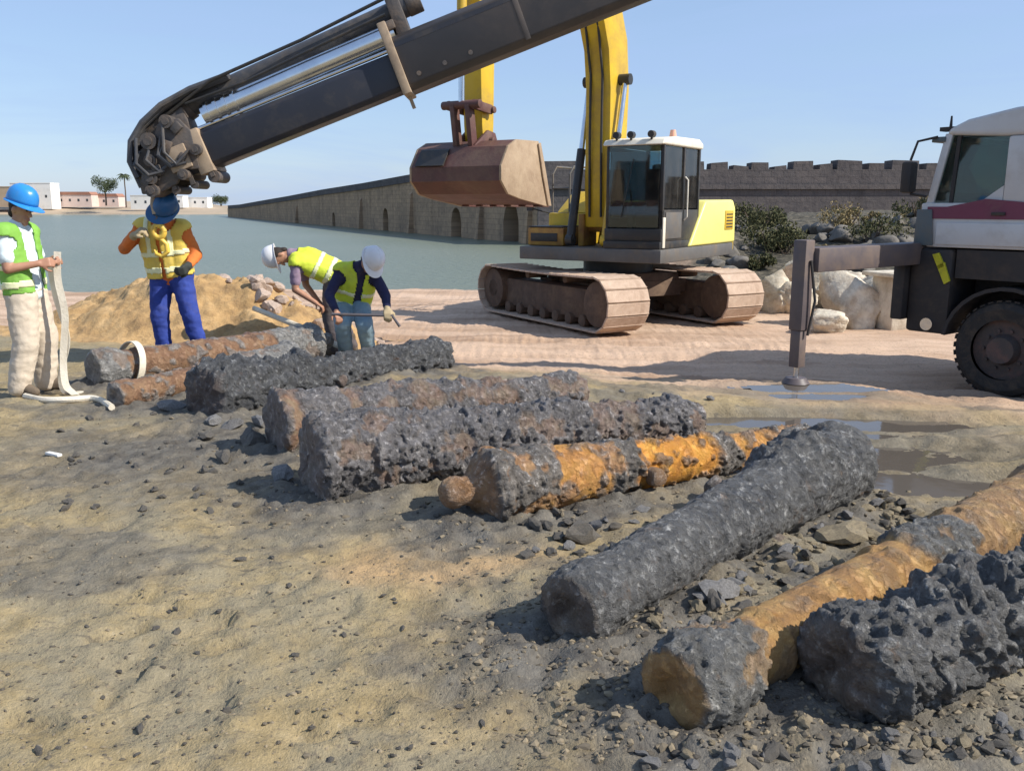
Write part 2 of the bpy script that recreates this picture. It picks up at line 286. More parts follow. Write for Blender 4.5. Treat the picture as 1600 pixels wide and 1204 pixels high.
def M_cannon(name, crust0, crust1, pale, rust0, rust1):
    """lumpy sea crust over bare rusted iron; the point attribute 'bare' says where the crust has come off"""
    m, ns, ls, bs = _new(name)
    tcn = ns.new('ShaderNodeTexCoord'); v = tcn.outputs['Object']
    a = ns.new('ShaderNodeAttribute'); a.attribute_name = 'bare'
    n1 = noise_node(ns, ls, v, 4.5, 9, 0.72, 0.3); n2 = noise_node(ns, ls, v, 22, 8, 0.72); n3 = noise_node(ns, ls, v, 8, 7, 0.65, 0.5)
    c1 = ramp(ns, [(0.34, crust0), (0.62, crust1)]); ls.new(n1.outputs['Fac'], c1.inputs[0])
    c = mixc(ns, ls, maprange(ns, ls, n2.outputs['Fac'], 0.55, 0.66, 0, 0.85), c1.outputs[0], pale)
    c = mixc(ns, ls, maprange(ns, ls, n2.outputs['Fac'], 0.46, 0.36, 0, 0.8), c, tuple(x * 0.4 for x in crust0))
    c = mixc(ns, ls, maprange(ns, ls, n3.outputs['Fac'], 0.60, 0.70, 0, 0.55), c, tuple(x * .6 for x in rust0))
    c2 = ramp(ns, [(0.3, tuple(x * .5 for x in rust0)), (0.46, rust0), (0.66, rust1)]); ls.new(n3.outputs['Fac'], c2.inputs[0])
    ls.new(mixc(ns, ls, a.outputs['Fac'], c, c2.outputs[0]), bs.inputs['Base Color'])
    ls.new(maprange(ns, ls, n1.outputs['Fac'], 0.35, 0.65, 0.34, 0.72), bs.inputs['Roughness']); bs.inputs['Specular IOR Level'].default_value = 0.55
    vo = ns.new('ShaderNodeTexVoronoi'); vo.feature = 'DISTANCE_TO_EDGE'; vo.inputs['Scale'].default_value = 17
    wv = ns.new('ShaderNodeVectorMath'); wv.operation = 'MULTIPLY_ADD'; ls.new(n2.outputs['Color'], wv.inputs[0]); wv.inputs[1].default_value = (.12, .12, .12); ls.new(v, wv.inputs[2]); ls.new(wv.outputs[0], vo.inputs['Vector'])
    ed = maprange(ns, ls, vo.outputs['Distance'], 0, .22, 0, 1)
    n4 = noise_node(ns, ls, v, 60, 4, 0.7)
    hs_ = ns.new('ShaderNodeMath'); hs_.operation = 'MULTIPLY_ADD'; ls.new(n2.outputs['Fac'], hs_.inputs[0]); hs_.inputs[1].default_value = 2.4; ls.new(ed, hs_.inputs[2])
    h2 = ns.new('ShaderNodeMath'); h2.operation = 'MULTIPLY_ADD'; ls.new(n4.outputs['Fac'], h2.inputs[0]); h2.inputs[1].default_value = .8; ls.new(hs_.outputs[0], h2.inputs[2])
    h3 = ns.new('ShaderNodeMath'); h3.operation = 'MULTIPLY'; ls.new(h2.outputs[0], h3.inputs[0]); ls.new(maprange(ns, ls, a.outputs['Fac'], 0, 1, 1.0, .35), h3.inputs[1])
    add_bump(ns, ls, bs, h3.outputs[0], 0.75, 0.022)
M_cannon('iron_grey', (0.075, 0.075, 0.077), (0.145, 0.143, 0.14), (0.42, 0.415, 0.40), (0.30, 0.16, 0.07), (0.42, 0.27, 0.12))
M_cannon('iron_light', (0.10, 0.094, 0.096), (0.205, 0.193, 0.193), (0.50, 0.475, 0.47), (0.27, 0.14, 0.07), (0.33, 0.24, 0.13))
M_cannon('iron_dark', (0.05, 0.052, 0.056), (0.11, 0.112, 0.118), (0.34, 0.345, 0.345), (0.25, 0.12, 0.06), (0.33, 0.2, 0.1))
M_cannon('iron_orange', (0.11, 0.098, 0.088), (0.22, 0.195, 0.17), (0.62, 0.58, 0.54), (0.58, 0.24, 0.03), (0.66, 0.33, 0.05))
M_cannon('iron_ochre', (0.09, 0.09, 0.088), (0.18, 0.176, 0.165), (0.46, 0.45, 0.42), (0.36, 0.19, 0.06), (0.46, 0.28, 0.095))
M_cannon('iron_brown', (0.19, 0.185, 0.175), (0.32, 0.31, 0.295), (0.52, 0.50, 0.47), (0.20, 0.105, 0.055), (0.29, 0.175, 0.095))

# ------------------------------------------------------------------ object helpers
def link(o, parent=None):
    COL.objects.link(o)
    if parent is not None: o.parent = parent
    return o
def tag(o, label=None, cat=None, group=None, kind=None):
    if label: o['label'] = label
    if cat: o['category'] = cat
    if group: o['group'] = group
    if kind: o['kind'] = kind
    return o
def empty(name, loc, rz=0.0):
    e = bpy.data.objects.new(name, None); e.location = loc; e.rotation_euler = (0, 0, rz); e.empty_display_size = 0.2
    return link(e)
def from_np(name, V, F, mat, parent=None, smooth=True, attrs=None):
    me = bpy.data.meshes.new(name); me.from_pydata([tuple(v) for v in V] if not isinstance(V, np.ndarray) else V.tolist(), [], F if isinstance(F, list) else F.tolist())
    me.update()
    for k, a in (attrs or {}).items():
        at = me.attributes.new(k, 'FLOAT', 'POINT'); at.data.foreach_set('value', np.asarray(a, dtype=np.float32))
    if mat: me.materials.append(MAT[mat])
    if smooth: me.polygons.foreach_set('use_smooth', [True] * len(me.polygons))
    o = bpy.data.objects.new(name, me)
    return link(o, parent)
class MB:
    def __init__(s, M=None): s.v = []; s.f = []; s.M = M or Matrix()
    def _add(s, vs, fs):
        b = len(s.v); s.v += [tuple(s.M @ Vector(p)) for p in vs]; s.f += [tuple(b + i for i in f) for f in fs]; return s
    def box(s, c, d, rot=None):
        h = Vector(d) / 2; m = rot or Matrix.Identity(3)
        vs = [Vector(c) + m @ Vector((x * h.x, y * h.y, z * h.z)) for x in (-1, 1) for y in (-1, 1) for z in (-1, 1)]
        return s._add(vs, [(0, 1, 3, 2), (4, 6, 7, 5), (0, 4, 5, 1), (2, 3, 7, 6), (0, 2, 6, 4), (1, 5, 7, 3)])
    def bx(s, x0, x1, y0, y1, z0, z1): return s.box(((x0 + x1) / 2, (y0 + y1) / 2, (z0 + z1) / 2), (x1 - x0, y1 - y0, z1 - z0))
    def bar(s, p, q, w, h, up=(0, 0, 1)):
        p, q = Vector(p), Vector(q); d = q - p; L = d.length; d.normalize(); u = Vector(up)
        if abs(d.dot(u)) > 0.98: u = Vector((0, 1, 0))
        a = d.cross(u).normalized(); b = a.cross(d)
        return s.box((p + q) / 2, (w, L, h), Matrix((a, d, b)).transposed())
    def cyl(s, p, q, r0, r1=None, n=16, caps=True):
        r1 = r0 if r1 is None else r1; p, q = Vector(p), Vector(q); d = (q - p).normalized()
        u = Vector((0, 0, 1)) if abs(d.z) < 0.9 else Vector((1, 0, 0)); a = d.cross(u).normalized(); b = d.cross(a)
        vs = []
        for c, r in ((p, r0), (q, r1)):
            vs += [c + (a * math.cos(2 * math.pi * i / n) + b * math.sin(2 * math.pi * i / n)) * r for i in range(n)]
        fs = [(i, (i + 1) % n, n + (i + 1) % n, n + i) for i in range(n)]
        if caps: fs += [tuple(range(n - 1, -1, -1)), tuple(range(n, 2 * n))]
        return s._add(vs, fs)
    def tube(s, pts, r, n=8):
        pts = [Vector(p) for p in pts]; vs = []; prev = None
        for i, p in enumerate(pts):
            d = (pts[min(i + 1, len(pts) - 1)] - pts[max(i - 1, 0)]).normalized()
            u = prev if prev is not None else (Vector((0, 0, 1)) if abs(d.z) < 0.9 else Vector((1, 0, 0)))
            a = (u - d * u.dot(d)).normalized(); prev = a; b = d.cross(a)
            rr = r[i] if hasattr(r, '__len__') else r
            vs += [p + (a * math.cos(2 * math.pi * k / n) + b * math.sin(2 * math.pi * k / n)) * rr for k in range(n)]
        fs = [(i * n + k, i * n + (k + 1) % n, (i + 1) * n + (k + 1) % n, (i + 1) * n + k) for i in range(len(pts) - 1) for k in range(n)]
        fs += [tuple(range(n - 1, -1, -1)), tuple(range((len(pts) - 1) * n, len(pts) * n))]
        return s._add(vs, fs)
    def ribbon(s, pts, w, t, side):
        """flat strap of width w (along `side`) and thickness t"""
        pts = [Vector(p) for p in pts]; vs = []; sd_ = Vector(side).normalized()
        for i, p in enumerate(pts):
            d = (pts[min(i + 1, len(pts) - 1)] - pts[max(i - 1, 0)]).normalized(); a = (sd_ - d * sd_.dot(d)).normalized(); b = d.cross(a)
            vs += [p + a * w / 2 + b * t / 2, p - a * w / 2 + b * t / 2, p - a * w / 2 - b * t / 2, p + a * w / 2 - b * t / 2]
        fs = [(i * 4 + k, i * 4 + (k + 1) % 4, (i + 1) * 4 + (k + 1) % 4, (i + 1) * 4 + k) for i in range(len(pts) - 1) for k in range(4)]
        n = len(pts) - 1; fs += [(3, 2, 1, 0), (n * 4, n * 4 + 1, n * 4 + 2, n * 4 + 3)]
        return s._add(vs, fs)
    def prism(s, poly, x0, x1, axes='yz'):
        """closed outline extruded between x0 and x1 along the remaining axis"""
        n = len(poly); P = []
        for x in (x0, x1):
            for a, b in poly: P.append((x, a, b) if axes == 'yz' else ((a, x, b) if axes == 'xz' else (a, b, x)))
        fs = [(i, (i + 1) % n, n + (i + 1) % n, n + i) for i in range(n)] + [tuple(range(n - 1, -1, -1)), tuple(range(n, 2 * n))]
        return s._add(P, fs)
    def build(s, name, mat, parent=None, bevel=0.0, smooth=False, seg=2):
        me = bpy.data.meshes.new(name); me.from_pydata(s.v, [], s.f)
        bm = bmesh.new(); bm.from_mesh(me); bmesh.ops.recalc_face_normals(bm, faces=bm.faces)
        if bevel:
            ed = [e for e in bm.edges if len(e.link_faces) == 2 and e.calc_face_angle(0) > R(28)]
            bmesh.ops.bevel(bm, geom=ed, offset=bevel, segments=seg, profile=0.5, affect='EDGES', clamp_overlap=True)
        bm.to_mesh(me); bm.free(); me.materials.append(MAT[mat])
        if smooth or bevel:
            me.polygons.foreach_set('use_smooth', [True] * len(me.polygons))
            try: me.set_sharp_from_angle(angle=R(32))
            except Exception: pass
        o = bpy.data.objects.new(name, me)
        return link(o, parent)

# ------------------------------------------------------------------ terrain
def terrain(x, y, fine=True):
    x = np.asarray(x, dtype=np.float64); y = np.asarray(y, dtype=np.float64)
    z = -0.42 * sstep(7.5, 12, y + 0.45 * x)
    P = np.stack([x, y, np.zeros_like(x)], 1)
    z = z + 0.035 * fbm(P * 0.55, 3, 3) * sstep(0, 3, np.abs(y) + 1)
    if fine:
        near = 1 - sstep(14, 30, np.hypot(x, y)); mk = near > 0; Q = P[mk]
        if mk.any():
            z[mk] += near[mk] * (0.020 * fbm(Q * 2.6, 11, 4) + 0.016 * np.maximum(0, ridged(Q * 7.0, 21, 3) - 0.72) * 3 + 0.009 * fbm(Q * 14, 31, 3, .7) - 0.02 * np.maximum(0, noise3(Q * 4.3, 35) - .35))
    # bank on the right behind the machines
    bk = sstep(0.10, 0.2, x / np.maximum(y, 1)) * sstep(17.5, 27, y) * (1 - sstep(60, 85, y))
    z = z + bk * (1.45 + 0.35 * masked(fbm, P * 0.16, bk > 0, 41, 4) + 0.2 * masked(fbm, P * 0.6, bk > 0, 43, 3))
    # quay edge on the left, down to the sea bed
    edge = 21.5 + 1.0 * fbm(np.stack([x * 0.25, x * 0, x * 0], 1), 51, 3)
    right = sstep(0.10, 0.17, x / np.maximum(y, 1))
    e2 = edge * (1 - right) + 92 * right
    drop = sstep(e2, e2 + 5.5 + 10 * right, y) if np.ndim(e2) == 0 else np.clip((y - e2) / (5.5 + 10 * right), 0, 1)
    drop = drop * drop * (3 - 2 * drop)
    z = z * (1 - drop) - 5.5 * drop
    return z
PUD = []   # filled below: puddle blobs (x, y, rx, ry, angle)
def tz(x, y): return float(terrain(np.array([x]), np.array([y]), True)[0])
def ray(px, py):
    """direction in the world of a point of the picture, at forward distance 1 along the horizontal"""
    u, v = (px - 800) / FPX, (602 - py) / FPX
    c, s = math.cos(PITCH), math.sin(PITCH)
    d = Vector((u, c + v * s, -s + v * c))
    return d / d.y
def at(px, py, y): return Vector((0, 0, CAM_H)) + ray(px, py) * y
def on(px, py, dz=0.0):
    d = ray(px, py); y = 3.0
    for _ in range(16):
        z = float(terrain(np.array([d.x * y]), np.array([y]), False)[0]) + dz
        yn = (z - CAM_H) / d.z
        y += (yn - y) * 0.8
    return Vector((d.x * y, y, CAM_H + d.z * y))
# ------------------------------------------------------------------ where the cannons lie (needed for the fallen mud around them)
def axis(a, ra, b, rb, length=None, sink=0.02):
    A = on(a[0], a[1], ra - sink); B = on(b[0], b[1], rb - sink)
    if length:
        d = (B - A); d.z = 0; d.normalize(); B = A + d * length
        B.z = float(terrain(np.array([B.x]), np.array([B.y]), False)[0]) + rb - sink
    return A, B
# name: (A axis end, B axis end, radius at A, radius at B, material, which end is the muzzle, bare patches [(t0,t1,amount)], crust thickness, label)
CANNONS = [
 dict(ax=(on(147, 577, .165), Vector((-2.2, 9.75, tz(-2.2, 9.75) + .20))), ra=.17, rb=.19, mat='iron_brown', muz='A', capA='flat', bare=[(.1, .75, 1)], crust=.016, seed=1,
      label='smooth rust-brown iron cannon with a sling around its pale grey end'),
 dict(ax=axis((180, 619), .125, (455, 562), .13), ra=.125, rb=.15, mat='iron_brown', muz='A', bare=[(0, .5, 1)], crust=.018, seed=2,
      label='short tan-brown cannon lying in front of the sling-wrapped one'),
 dict(ax=axis((322, 620), .185, (690, 556), .16), ra=.19, rb=.15, mat='iron_dark', muz='B', bare=[], crust=.05, capA='flat', seed=3,
      label='dark lumpy cannon with knobbly end between the tan-brown and the ring-ended cannons'),
 dict(ax=axis((432, 664), .21, (905, 611), .17), ra=.215, rb=.15, mat='iron_light', muz='B', bare=[(0, .06, .8), (.17, .22, .6), (.62, .74, .5)], crust=.03, capA='flat', seed=4,
      label='pale grey cannon with a brown ring at its end, behind the thickest grey cannon'),
 dict(ax=axis((487, 718), .235, (1085, 655), .16), ra=.235, rb=.15, mat='iron_light', muz='B', bare=[(.66, .80, .4)], crust=.035, capA='flat', seed=5,
      label='thickest pale grey crusted cannon with a dark shaded end face'),
 dict(ax=axis((757, 762), .18, (1255, 690), .13), ra=.18, rb=.12, mat='iron_orange', muz='B', bare=[(.16, .32, .75), (.40, .66, 1), (.74, .84, .8)], crust=.026, seed=6,
      label='cannon with bright orange rust patches and a knob on its breech'),
 dict(ax=axis((889, 952), .145, (1310, 722), .205), ra=.145, rb=.20, mat='iron_grey', muz='A', bare=[], crust=.013, seed=7,
      label='long dark grey cannon whose thick far end is heavily lumped'),
 dict(ax=axis((1052, 1078), .145, (1640, 775), .15, 2.9), ra=.145, rb=.17, mat='iron_ochre', muz='A', bare=[(.12, .50, 1), (.62, 1.0, .8)], crust=.026, patchy=.25, seed=8,
      label='ochre rusted cannon with a smooth bare stretch and grey crusted end'),
 dict(ax=axis((1312, 1042), .175, (1760, 905), .19, 2.5), ra=.175, rb=.20, mat='iron_grey', muz='A', bare=[], crust=.05, seed=9,
      label='coarse grey crusted cannon with a dark broken end, beside the ochre cannon'),
]
def seg_dist(x, y, A, B):
    ax, ay, bx, by = A.x, A.y, B.x, B.y; dx, dy = bx - ax, by - ay
    t = np.clip(((x - ax) * dx + (y - ay) * dy) / (dx * dx + dy * dy), 0, 1)
    return np.hypot(x - ax - t * dx, y - ay - t * dy)

# ------------------------------------------------------------------ puddle spots by the jack leg
PUD_C = [on(1300, 640), on(1262, 612), on(1400, 715), on(1345, 672)]
PUD_R = [(1.0, 0.42), (0.6, 0.4), (0.75, 0.34), (0.8, 0.36)]
PUD_Z = min(p.z for p in PUD_C) - 0.0
def pud_field(x, y):
    f = np.full(np.shape(x), 9.0)
    for c, r in zip(PUD_C, PUD_R): f = np.minimum(f, np.hypot((x - c.x) / r[0], (y - c.y) / r[1]))
    return f + 0.35 * masked(fbm, np.stack([x * 2.2, y * 3.2, x * 0], 1), f < 5, 61, 3)
def terrain_full(x, y):
    z = terrain(x, y, True); f = pud_field(x, y)
    w = 1 - sstep(0.75, 2.6, f); bowl = PUD_Z + 0.012 - 0.03 * (1 - sstep(0.6, 1.3, f))
    return z * (1 - w) + bowl * w
def tz(x, y): return float(terrain_full(np.array([x]), np.array([y]))[0])

# ------------------------------------------------------------------ ground sheet
def axis_coords(lo, hi, step, far, ratio):
    c = list(np.arange(lo, hi + 1e-6, step)); s = step
    while c[-1] < far[1]: s *= ratio; c.append(c[-1] + s)
    s = step; pre = []; p = c[0]
    while p > far[0]: s *= ratio; p -= s; pre.append(p)
    return np.array(pre[::-1] + c)
gx = axis_coords(-4.6, 4.2, 0.03, (-2600, 2600), 1.075)
gy = axis_coords(1.6, 6.6, 0.026, (-60, 3200), 1.025)
gy = gy[gy < 3300]
X, Y = np.meshgrid(gx, gy); xs, ys = X.ravel(), Y.ravel()
zs = terrain_full(xs, ys)
nx, ny = len(gx), len(gy)
idx = np.arange(nx * ny).reshape(ny, nx)
F = np.stack([idx[:-1, :-1], idx[:-1, 1:], idx[1:, 1:], idx[1:, :-1]], -1).reshape(-1, 4)
Pn = np.stack([xs, ys, np.zeros_like(xs)], 1)
dmin = np.full(xs.shape, 9.0)
for c in CANNONS: dmin = np.minimum(dmin, seg_dist(xs, ys, *c['ax']) - 0.18)
NR = np.hypot(xs, ys) < 32; nz1 = masked(fbm, Pn * 1.3, NR, 71, 5, .6); nz2 = masked(fbm, Pn * 5.0, NR, 73, 5, .65)
mud = np.clip(sstep(0.62, -0.05, dmin + 0.30 * nz1 + 0.16 * nz2), 0, 1)
grey = sstep(0.16, 0.34, masked(fbm, Pn * np.array([0.55, 0.9, 1]), NR, 77, 5) + .22 * nz2) * (1 - sstep(8, 11, ys)) * 0.55
blob = on(330, 700); grey2 = sstep(1.75, 0.3, np.hypot((xs - blob.x) / 1.3, (ys - blob.y) / 0.9) + 0.5 * nz1) * 0.9
mud = np.clip(np.maximum(np.maximum(mud * 0.95, grey), grey2), 0, 1)
pale = sstep(8.0, 11.0, ys + 0.45 * xs + 0.8 * nz1)
oc = on(700, 880); ochre = 0.7 * sstep(1.1, 0.2, np.hypot((xs - oc.x) / 0.9, (ys - oc.y) / 0.35) + 0.5 * nz1) * (1 - mud)
pf = pud_field(xs, ys); mud = np.maximum(mud, 0.5 * (1 - sstep(1.1, 1.8, pf)))
# dimples and lumps: trodden wet mud near the guns
zs = zs + mud * (1 - sstep(9, 13, ys)) * (0.03 * np.maximum(0, masked(ridged, Pn * 5.0, NR, 81, 4) - 0.62) * 2.2)
bank = sstep(0.17, 0.21, xs / np.maximum(ys, 1) + 0.02 * nz1) * sstep(16.6, 18.2, ys + 0.6 * nz1) * (1 - sstep(80, 100, ys))
# silt and fallen crust banked up against the barrels
near_ = ys < 11
zs = zs + near_ * (.045 * sstep(.30, -.02, dmin + .10 * nz1) * np.clip(.55 + .9 * nz2, 0, 1.6))
# boot prints in the damp sand and wheel ruts towards the crane truck
rf = random.Random(91)
for k in range(70):
    q_ = on(rf.uniform(-40, 1000), rf.uniform(660, 1150)); a_ = rf.uniform(-.8, .8) + (1.57 if rf.random() < .3 else 0)
    sel = (np.abs(xs - q_.x) < .3) & (np.abs(ys - q_.y) < .3); dx, dy = xs[sel] - q_.x, ys[sel] - q_.y
    u_ = dx * math.cos(a_) + dy * math.sin(a_); v_ = -dx * math.sin(a_) + dy * math.cos(a_)
    e_ = np.hypot(u_ / .145, v_ / (.05 + .012 * np.sign(u_))); zs[sel] += -.016 * (1 - sstep(.75, 1.05, e_)) + .008 * np.exp(-((e_ - 1.25) / .18) ** 2)
for (rx0, ry0, rx1, ry1) in ((-1, 10.2, 7, 9.6), (-1, 12.0, 7, 11.3), (-2, 13.6, 6, 12.2), (1.0, 7.3, 6.5, 7.0), (0.6, 8.9, 6.5, 8.5)):
    t_ = np.clip((xs - rx0) / (rx1 - rx0), 0, 1); cy_ = ry0 + (ry1 - ry0) * t_ + .12 * np.sin(xs * .9 + ry0) * np.cos(xs * .37); dv = np.abs(ys - cy_)
    on_ = (t_ > 0) & (t_ < 1) & (dv < .5)
    zs = zs + np.where(on_, -.035 * (1 - sstep(.12, .2, dv)) + .022 * np.exp(-((dv - .27) / .07) ** 2) + .008 * np.sin(xs * 42 + dv * 18) * (1 - sstep(.1, .18, dv)), 0)
g = from_np('ground', np.stack([xs, ys, zs], 1), F, 'ground_mud', attrs={'mud': mud, 'pale': pale, 'ochre': ochre, 'bank': bank})
tag(g, 'tan and grey muddy sand of the work site sloping to the quay', 'ground', kind='structure')
def zg(x, y):                               # height of the finished sheet (bilinear)
    i = int(np.clip(np.searchsorted(gx, x) - 1, 0, nx - 2)); j = int(np.clip(np.searchsorted(gy, y) - 1, 0, ny - 2))
    Z = zs.reshape(ny, nx); a = (x - gx[i]) / (gx[i + 1] - gx[i]); b = (y - gy[j]) / (gy[j + 1] - gy[j])
    return float((Z[j, i] * (1 - a) + Z[j, i + 1] * a) * (1 - b) + (Z[j + 1, i] * (1 - a) + Z[j + 1, i + 1] * a) * b)

def on(px, py, dz=0.0):
    d = ray(px, py); y = 3.0
    for _ in range(18): y += ((zg(d.x * y, y) + dz - CAM_H) / d.z - y) * 0.7
    return Vector((d.x * y, y, CAM_H + d.z * y))
# puddle sheet
qx, qy = np.meshgrid(np.linspace(1.2, 5.2, 110), np.linspace(4.6, 10.0, 110)); f = pud_field(qx.ravel(), qy.ravel()).reshape(qx.shape)
pv, pfc, mp_i = [], [], {}
for j in range(109):
    for i in range(109):
        if (f[j:j + 2, i:i + 2] < 1.25).all():
            q = []
            for a, b in ((j, i), (j, i + 1), (j + 1, i + 1), (j + 1, i)):
                if (a, b) not in mp_i: mp_i[(a, b)] = len(pv); pv.append((qx[a, b], qy[a, b], PUD_Z + 0.002))
                q.append(mp_i[(a, b)])
            pfc.append(tuple(q))
pu = from_np('puddle', pv, pfc, 'puddle_water'); tag(pu, 'shallow puddle shining with sky light beside the jack leg', 'puddle', kind='structure')

# ------------------------------------------------------------------ sea
SEA = -3.0
me = MB(); me._add([(-3000, 15, SEA), (3000, 15, SEA), (3000, 3300, SEA), (-3000, 3300, SEA)], [(0, 1, 2, 3)])
tag(me.build('sea', 'sea_water'), 'grey-green harbour water beyond the quay', 'water', kind='structure')

# far shore: a low sandy strip with dunes
def at_z(px, z, y): return Vector(((px - 800) / FPX * y * 0.98, y, z))
fx = np.linspace(-700, 40, 150); fd = np.linspace(0, 1, 16)
FX, FD = np.meshgrid(fx, fd); fxx, fdd = FX.ravel(), FD.ravel()
fyy = 430 + 260 * fdd + 14 * fbm(np.stack([fxx * 0.012, fdd * 0, fdd * 0], 1), 91, 3)
prof = np.sin(np.pi * np.clip(fdd, 0, 1)) ** 0.6
hgt = 4.6 + 3.0 * fbm(np.stack([fxx * 0.015, fdd * 1.5, fdd * 0], 1), 93, 4) + 3.5 * sstep(-150, -330, fxx)
fz = SEA - 0.4 + prof * np.maximum(1.6, hgt)
ii = np.arange(len(fxx)).reshape(FX.shape)
FF = np.stack([ii[:-1, :-1], ii[:-1, 1:], ii[1:, 1:], ii[1:, :-1]], -1).reshape(-1, 4)
M_plain('shore_sand', (0.44, 0.34, 0.24), (0.33, 0.26, 0.18), 0.03, 0.95, (0.16, 0.15, 0.09), 0.45, 0.02)
sh = from_np('far_shore', np.stack([fxx, fyy, fz], 1), FF, 'shore_sand'); tag(sh, 'low sandy shore across the water', 'shore', kind='structure')

def far_house(px, y, w, h, d, mat, label, base, roof=False, nwin=3):
    P = at_z(px, base, y); t = empty('shore_house', P); tag(t, label, 'house', 'houses on the far shore')
    MB().bx(-w / 2, w / 2, 0, d, 0, h).build('wall', mat, t)
    rr = MB()
    if roof: rr.prism([(-w / 2 - .3, h), (w / 2 + .3, h), (w / 2 - 1, h + 1.5), (-w / 2 + 1, h + 1.5)], -.3, d + .3, 'xz'); rr.build('roof', 'roof_tile', t)
    else: rr.bx(-w / 2 - .15, w / 2 + .15, -.15, d + .15, h, h + .35); rr.build('parapet', mat, t)
    for k in range(nwin):
        x = -w / 2 + (k + .5) * w / nwin
        MB().bx(x - .5, x + .5, -.06, .05, h * .45, h * .45 + 1.3).build('window', 'window_dark', t)
far_house(50, 452, 20, 12.5, 9, 'house_white', 'tall white house on the far shore behind the man in white shirt', -0.5, nwin=4)
far_house(-6, 440, 17, 9.5, 9, 'house_tan', 'tan house on the far shore at the shore end beside tall white house', 0.5, nwin=3)
far_house(110, 462, 22, 6.0, 8, 'house_pink', 'long low pink house on the far shore near the palms', 0.6, roof=True, nwin=5)
far_house(163, 470, 15, 5.2, 8, 'house_pink', 'small pink house with red roof below the shore trees', 0.6, roof=True, nwin=3)
far_house(220, 450, 10, 6.6, 8, 'house_white', 'white cube house on the far shore next to the palm', -0.6, nwin=2)
far_house(268, 470, 12, 5.6, 8, 'house_white', 'white house on the far shore behind the blue-helmeted man with hook', 0.2, nwin=3)
far_house(305, 480, 13, 5.2, 8, 'house_white', 'white house at the dune end nearest the sea wall', 0.0, nwin=3)

def leaf_cloud(n, centers, size, rng, flat=0.6):
    V, Fc = [], []
    for _ in range(n):
        c, r = centers[rng.randrange(len(centers))]
        d = Vector((rng.gauss(0, 1), rng.gauss(0, 1), rng.gauss(0, 1) * .9)).normalized() * r * (rng.random() ** 0.45)
        p = Vector(c) + d; s = size * rng.uniform(.6, 1.4)
        e = Euler((rng.uniform(0, 6.3), rng.uniform(0, 6.3), rng.uniform(0, 6.3))).to_matrix()
        b = len(V); V += [tuple(p + e @ Vector(q)) for q in ((-s, 0, 0), (0, -s * flat, s * .15), (s, 0, 0), (0, s * flat, s * .15))]; Fc.append((b, b + 1, b + 2, b + 3))
    return V, Fc
def far_tree(px, y, base, h, cw, label, seed):
    rng = random.Random(seed); t = empty('shore_tree', at_z(px, base, y)); tag(t, label, 'tree', 'trees on the far shore')
    m = MB(); m.tube([(0, 0, 0), (.2, 0, h * .3), (-.1, .1, h * .62)], [.45, .35, .22], 8)
    for k in range(4):
        a = k * 1.6 + rng.random(); m.tube([(0, 0, h * .45), (math.cos(a) * cw * .25, math.sin(a) * cw * .25, h * .7)], [.22, .08], 6)
    m.build('trunk', 'bark', t, smooth=True)
    cs = [((rng.uniform(-cw, cw) * .36, rng.uniform(-cw, cw) * .36, h * rng.uniform(.58, .88)), cw * rng.uniform(.16, .28)) for _ in range(11)]
    V, Fc = leaf_cloud(2600, cs, .28, rng); from_np('crown', V, Fc, 'leaf_tree', t, smooth=False)
def palm(px, y, base, h, label, seed):
    rng = random.Random(seed); t = empty('palm_tree', at_z(px, base, y)); tag(t, label, 'tree', 'trees on the far shore')
    MB().tube([(0, 0, 0), (.25, 0, h * .5), (.1, .1, h)], [.4, .3, .28], 8).build('trunk', 'bark', t, smooth=True)
    V, Fc = [], []
    for k in range(46):
        a = rng.uniform(0, 6.28); L = rng.uniform(2.6, 3.8); up = rng.uniform(-.2, 1.2); pr = None
        for i in range(7):
            s = i / 6; p = Vector((.1 + math.cos(a) * L * s, .1 + math.sin(a) * L * s, h + up * L * .6 * s - 1.5 * L * .5 * s * s)); w = .34 * (1 - .75 * s) + .03
            sdv = Vector((-math.sin(a), math.cos(a), 0)) * w; V += [tuple(p + sdv + Vector((0, 0, -.2))), tuple(p), tuple(p - sdv + Vector((0, 0, -.2)))]
            n = len(V)
            if pr is not None: Fc += [(pr, pr + 1, n - 2, n - 3), (pr + 1, pr + 2, n - 1, n - 2)]
            pr = n - 3
    from_np('crown', V, Fc, 'leaf_tree', t, smooth=False)
far_tree(166, 440, 1.2, 13.5, 13, 'round dark tree on the far shore beside the palm', 3)
palm(197, 436, 0.2, 15.5, 'tall palm on the far shore with dense dark head', 4)
far_tree(345, 520, 0.2, 6, 9, 'low bushy tree on the dune near the sea wall', 5)

# ------------------------------------------------------------------ sea wall and fort
def uv_wall(o, pts):
    me = o.data; uvl = me.uv_layers.new(name='UVMap')
    for lp in me.loops:
        co = me.vertices[lp.vertex_index].co; uvl.data[lp.index].uv = (math.hypot(co.x, co.y) if pts is None else pts(co), co.z)
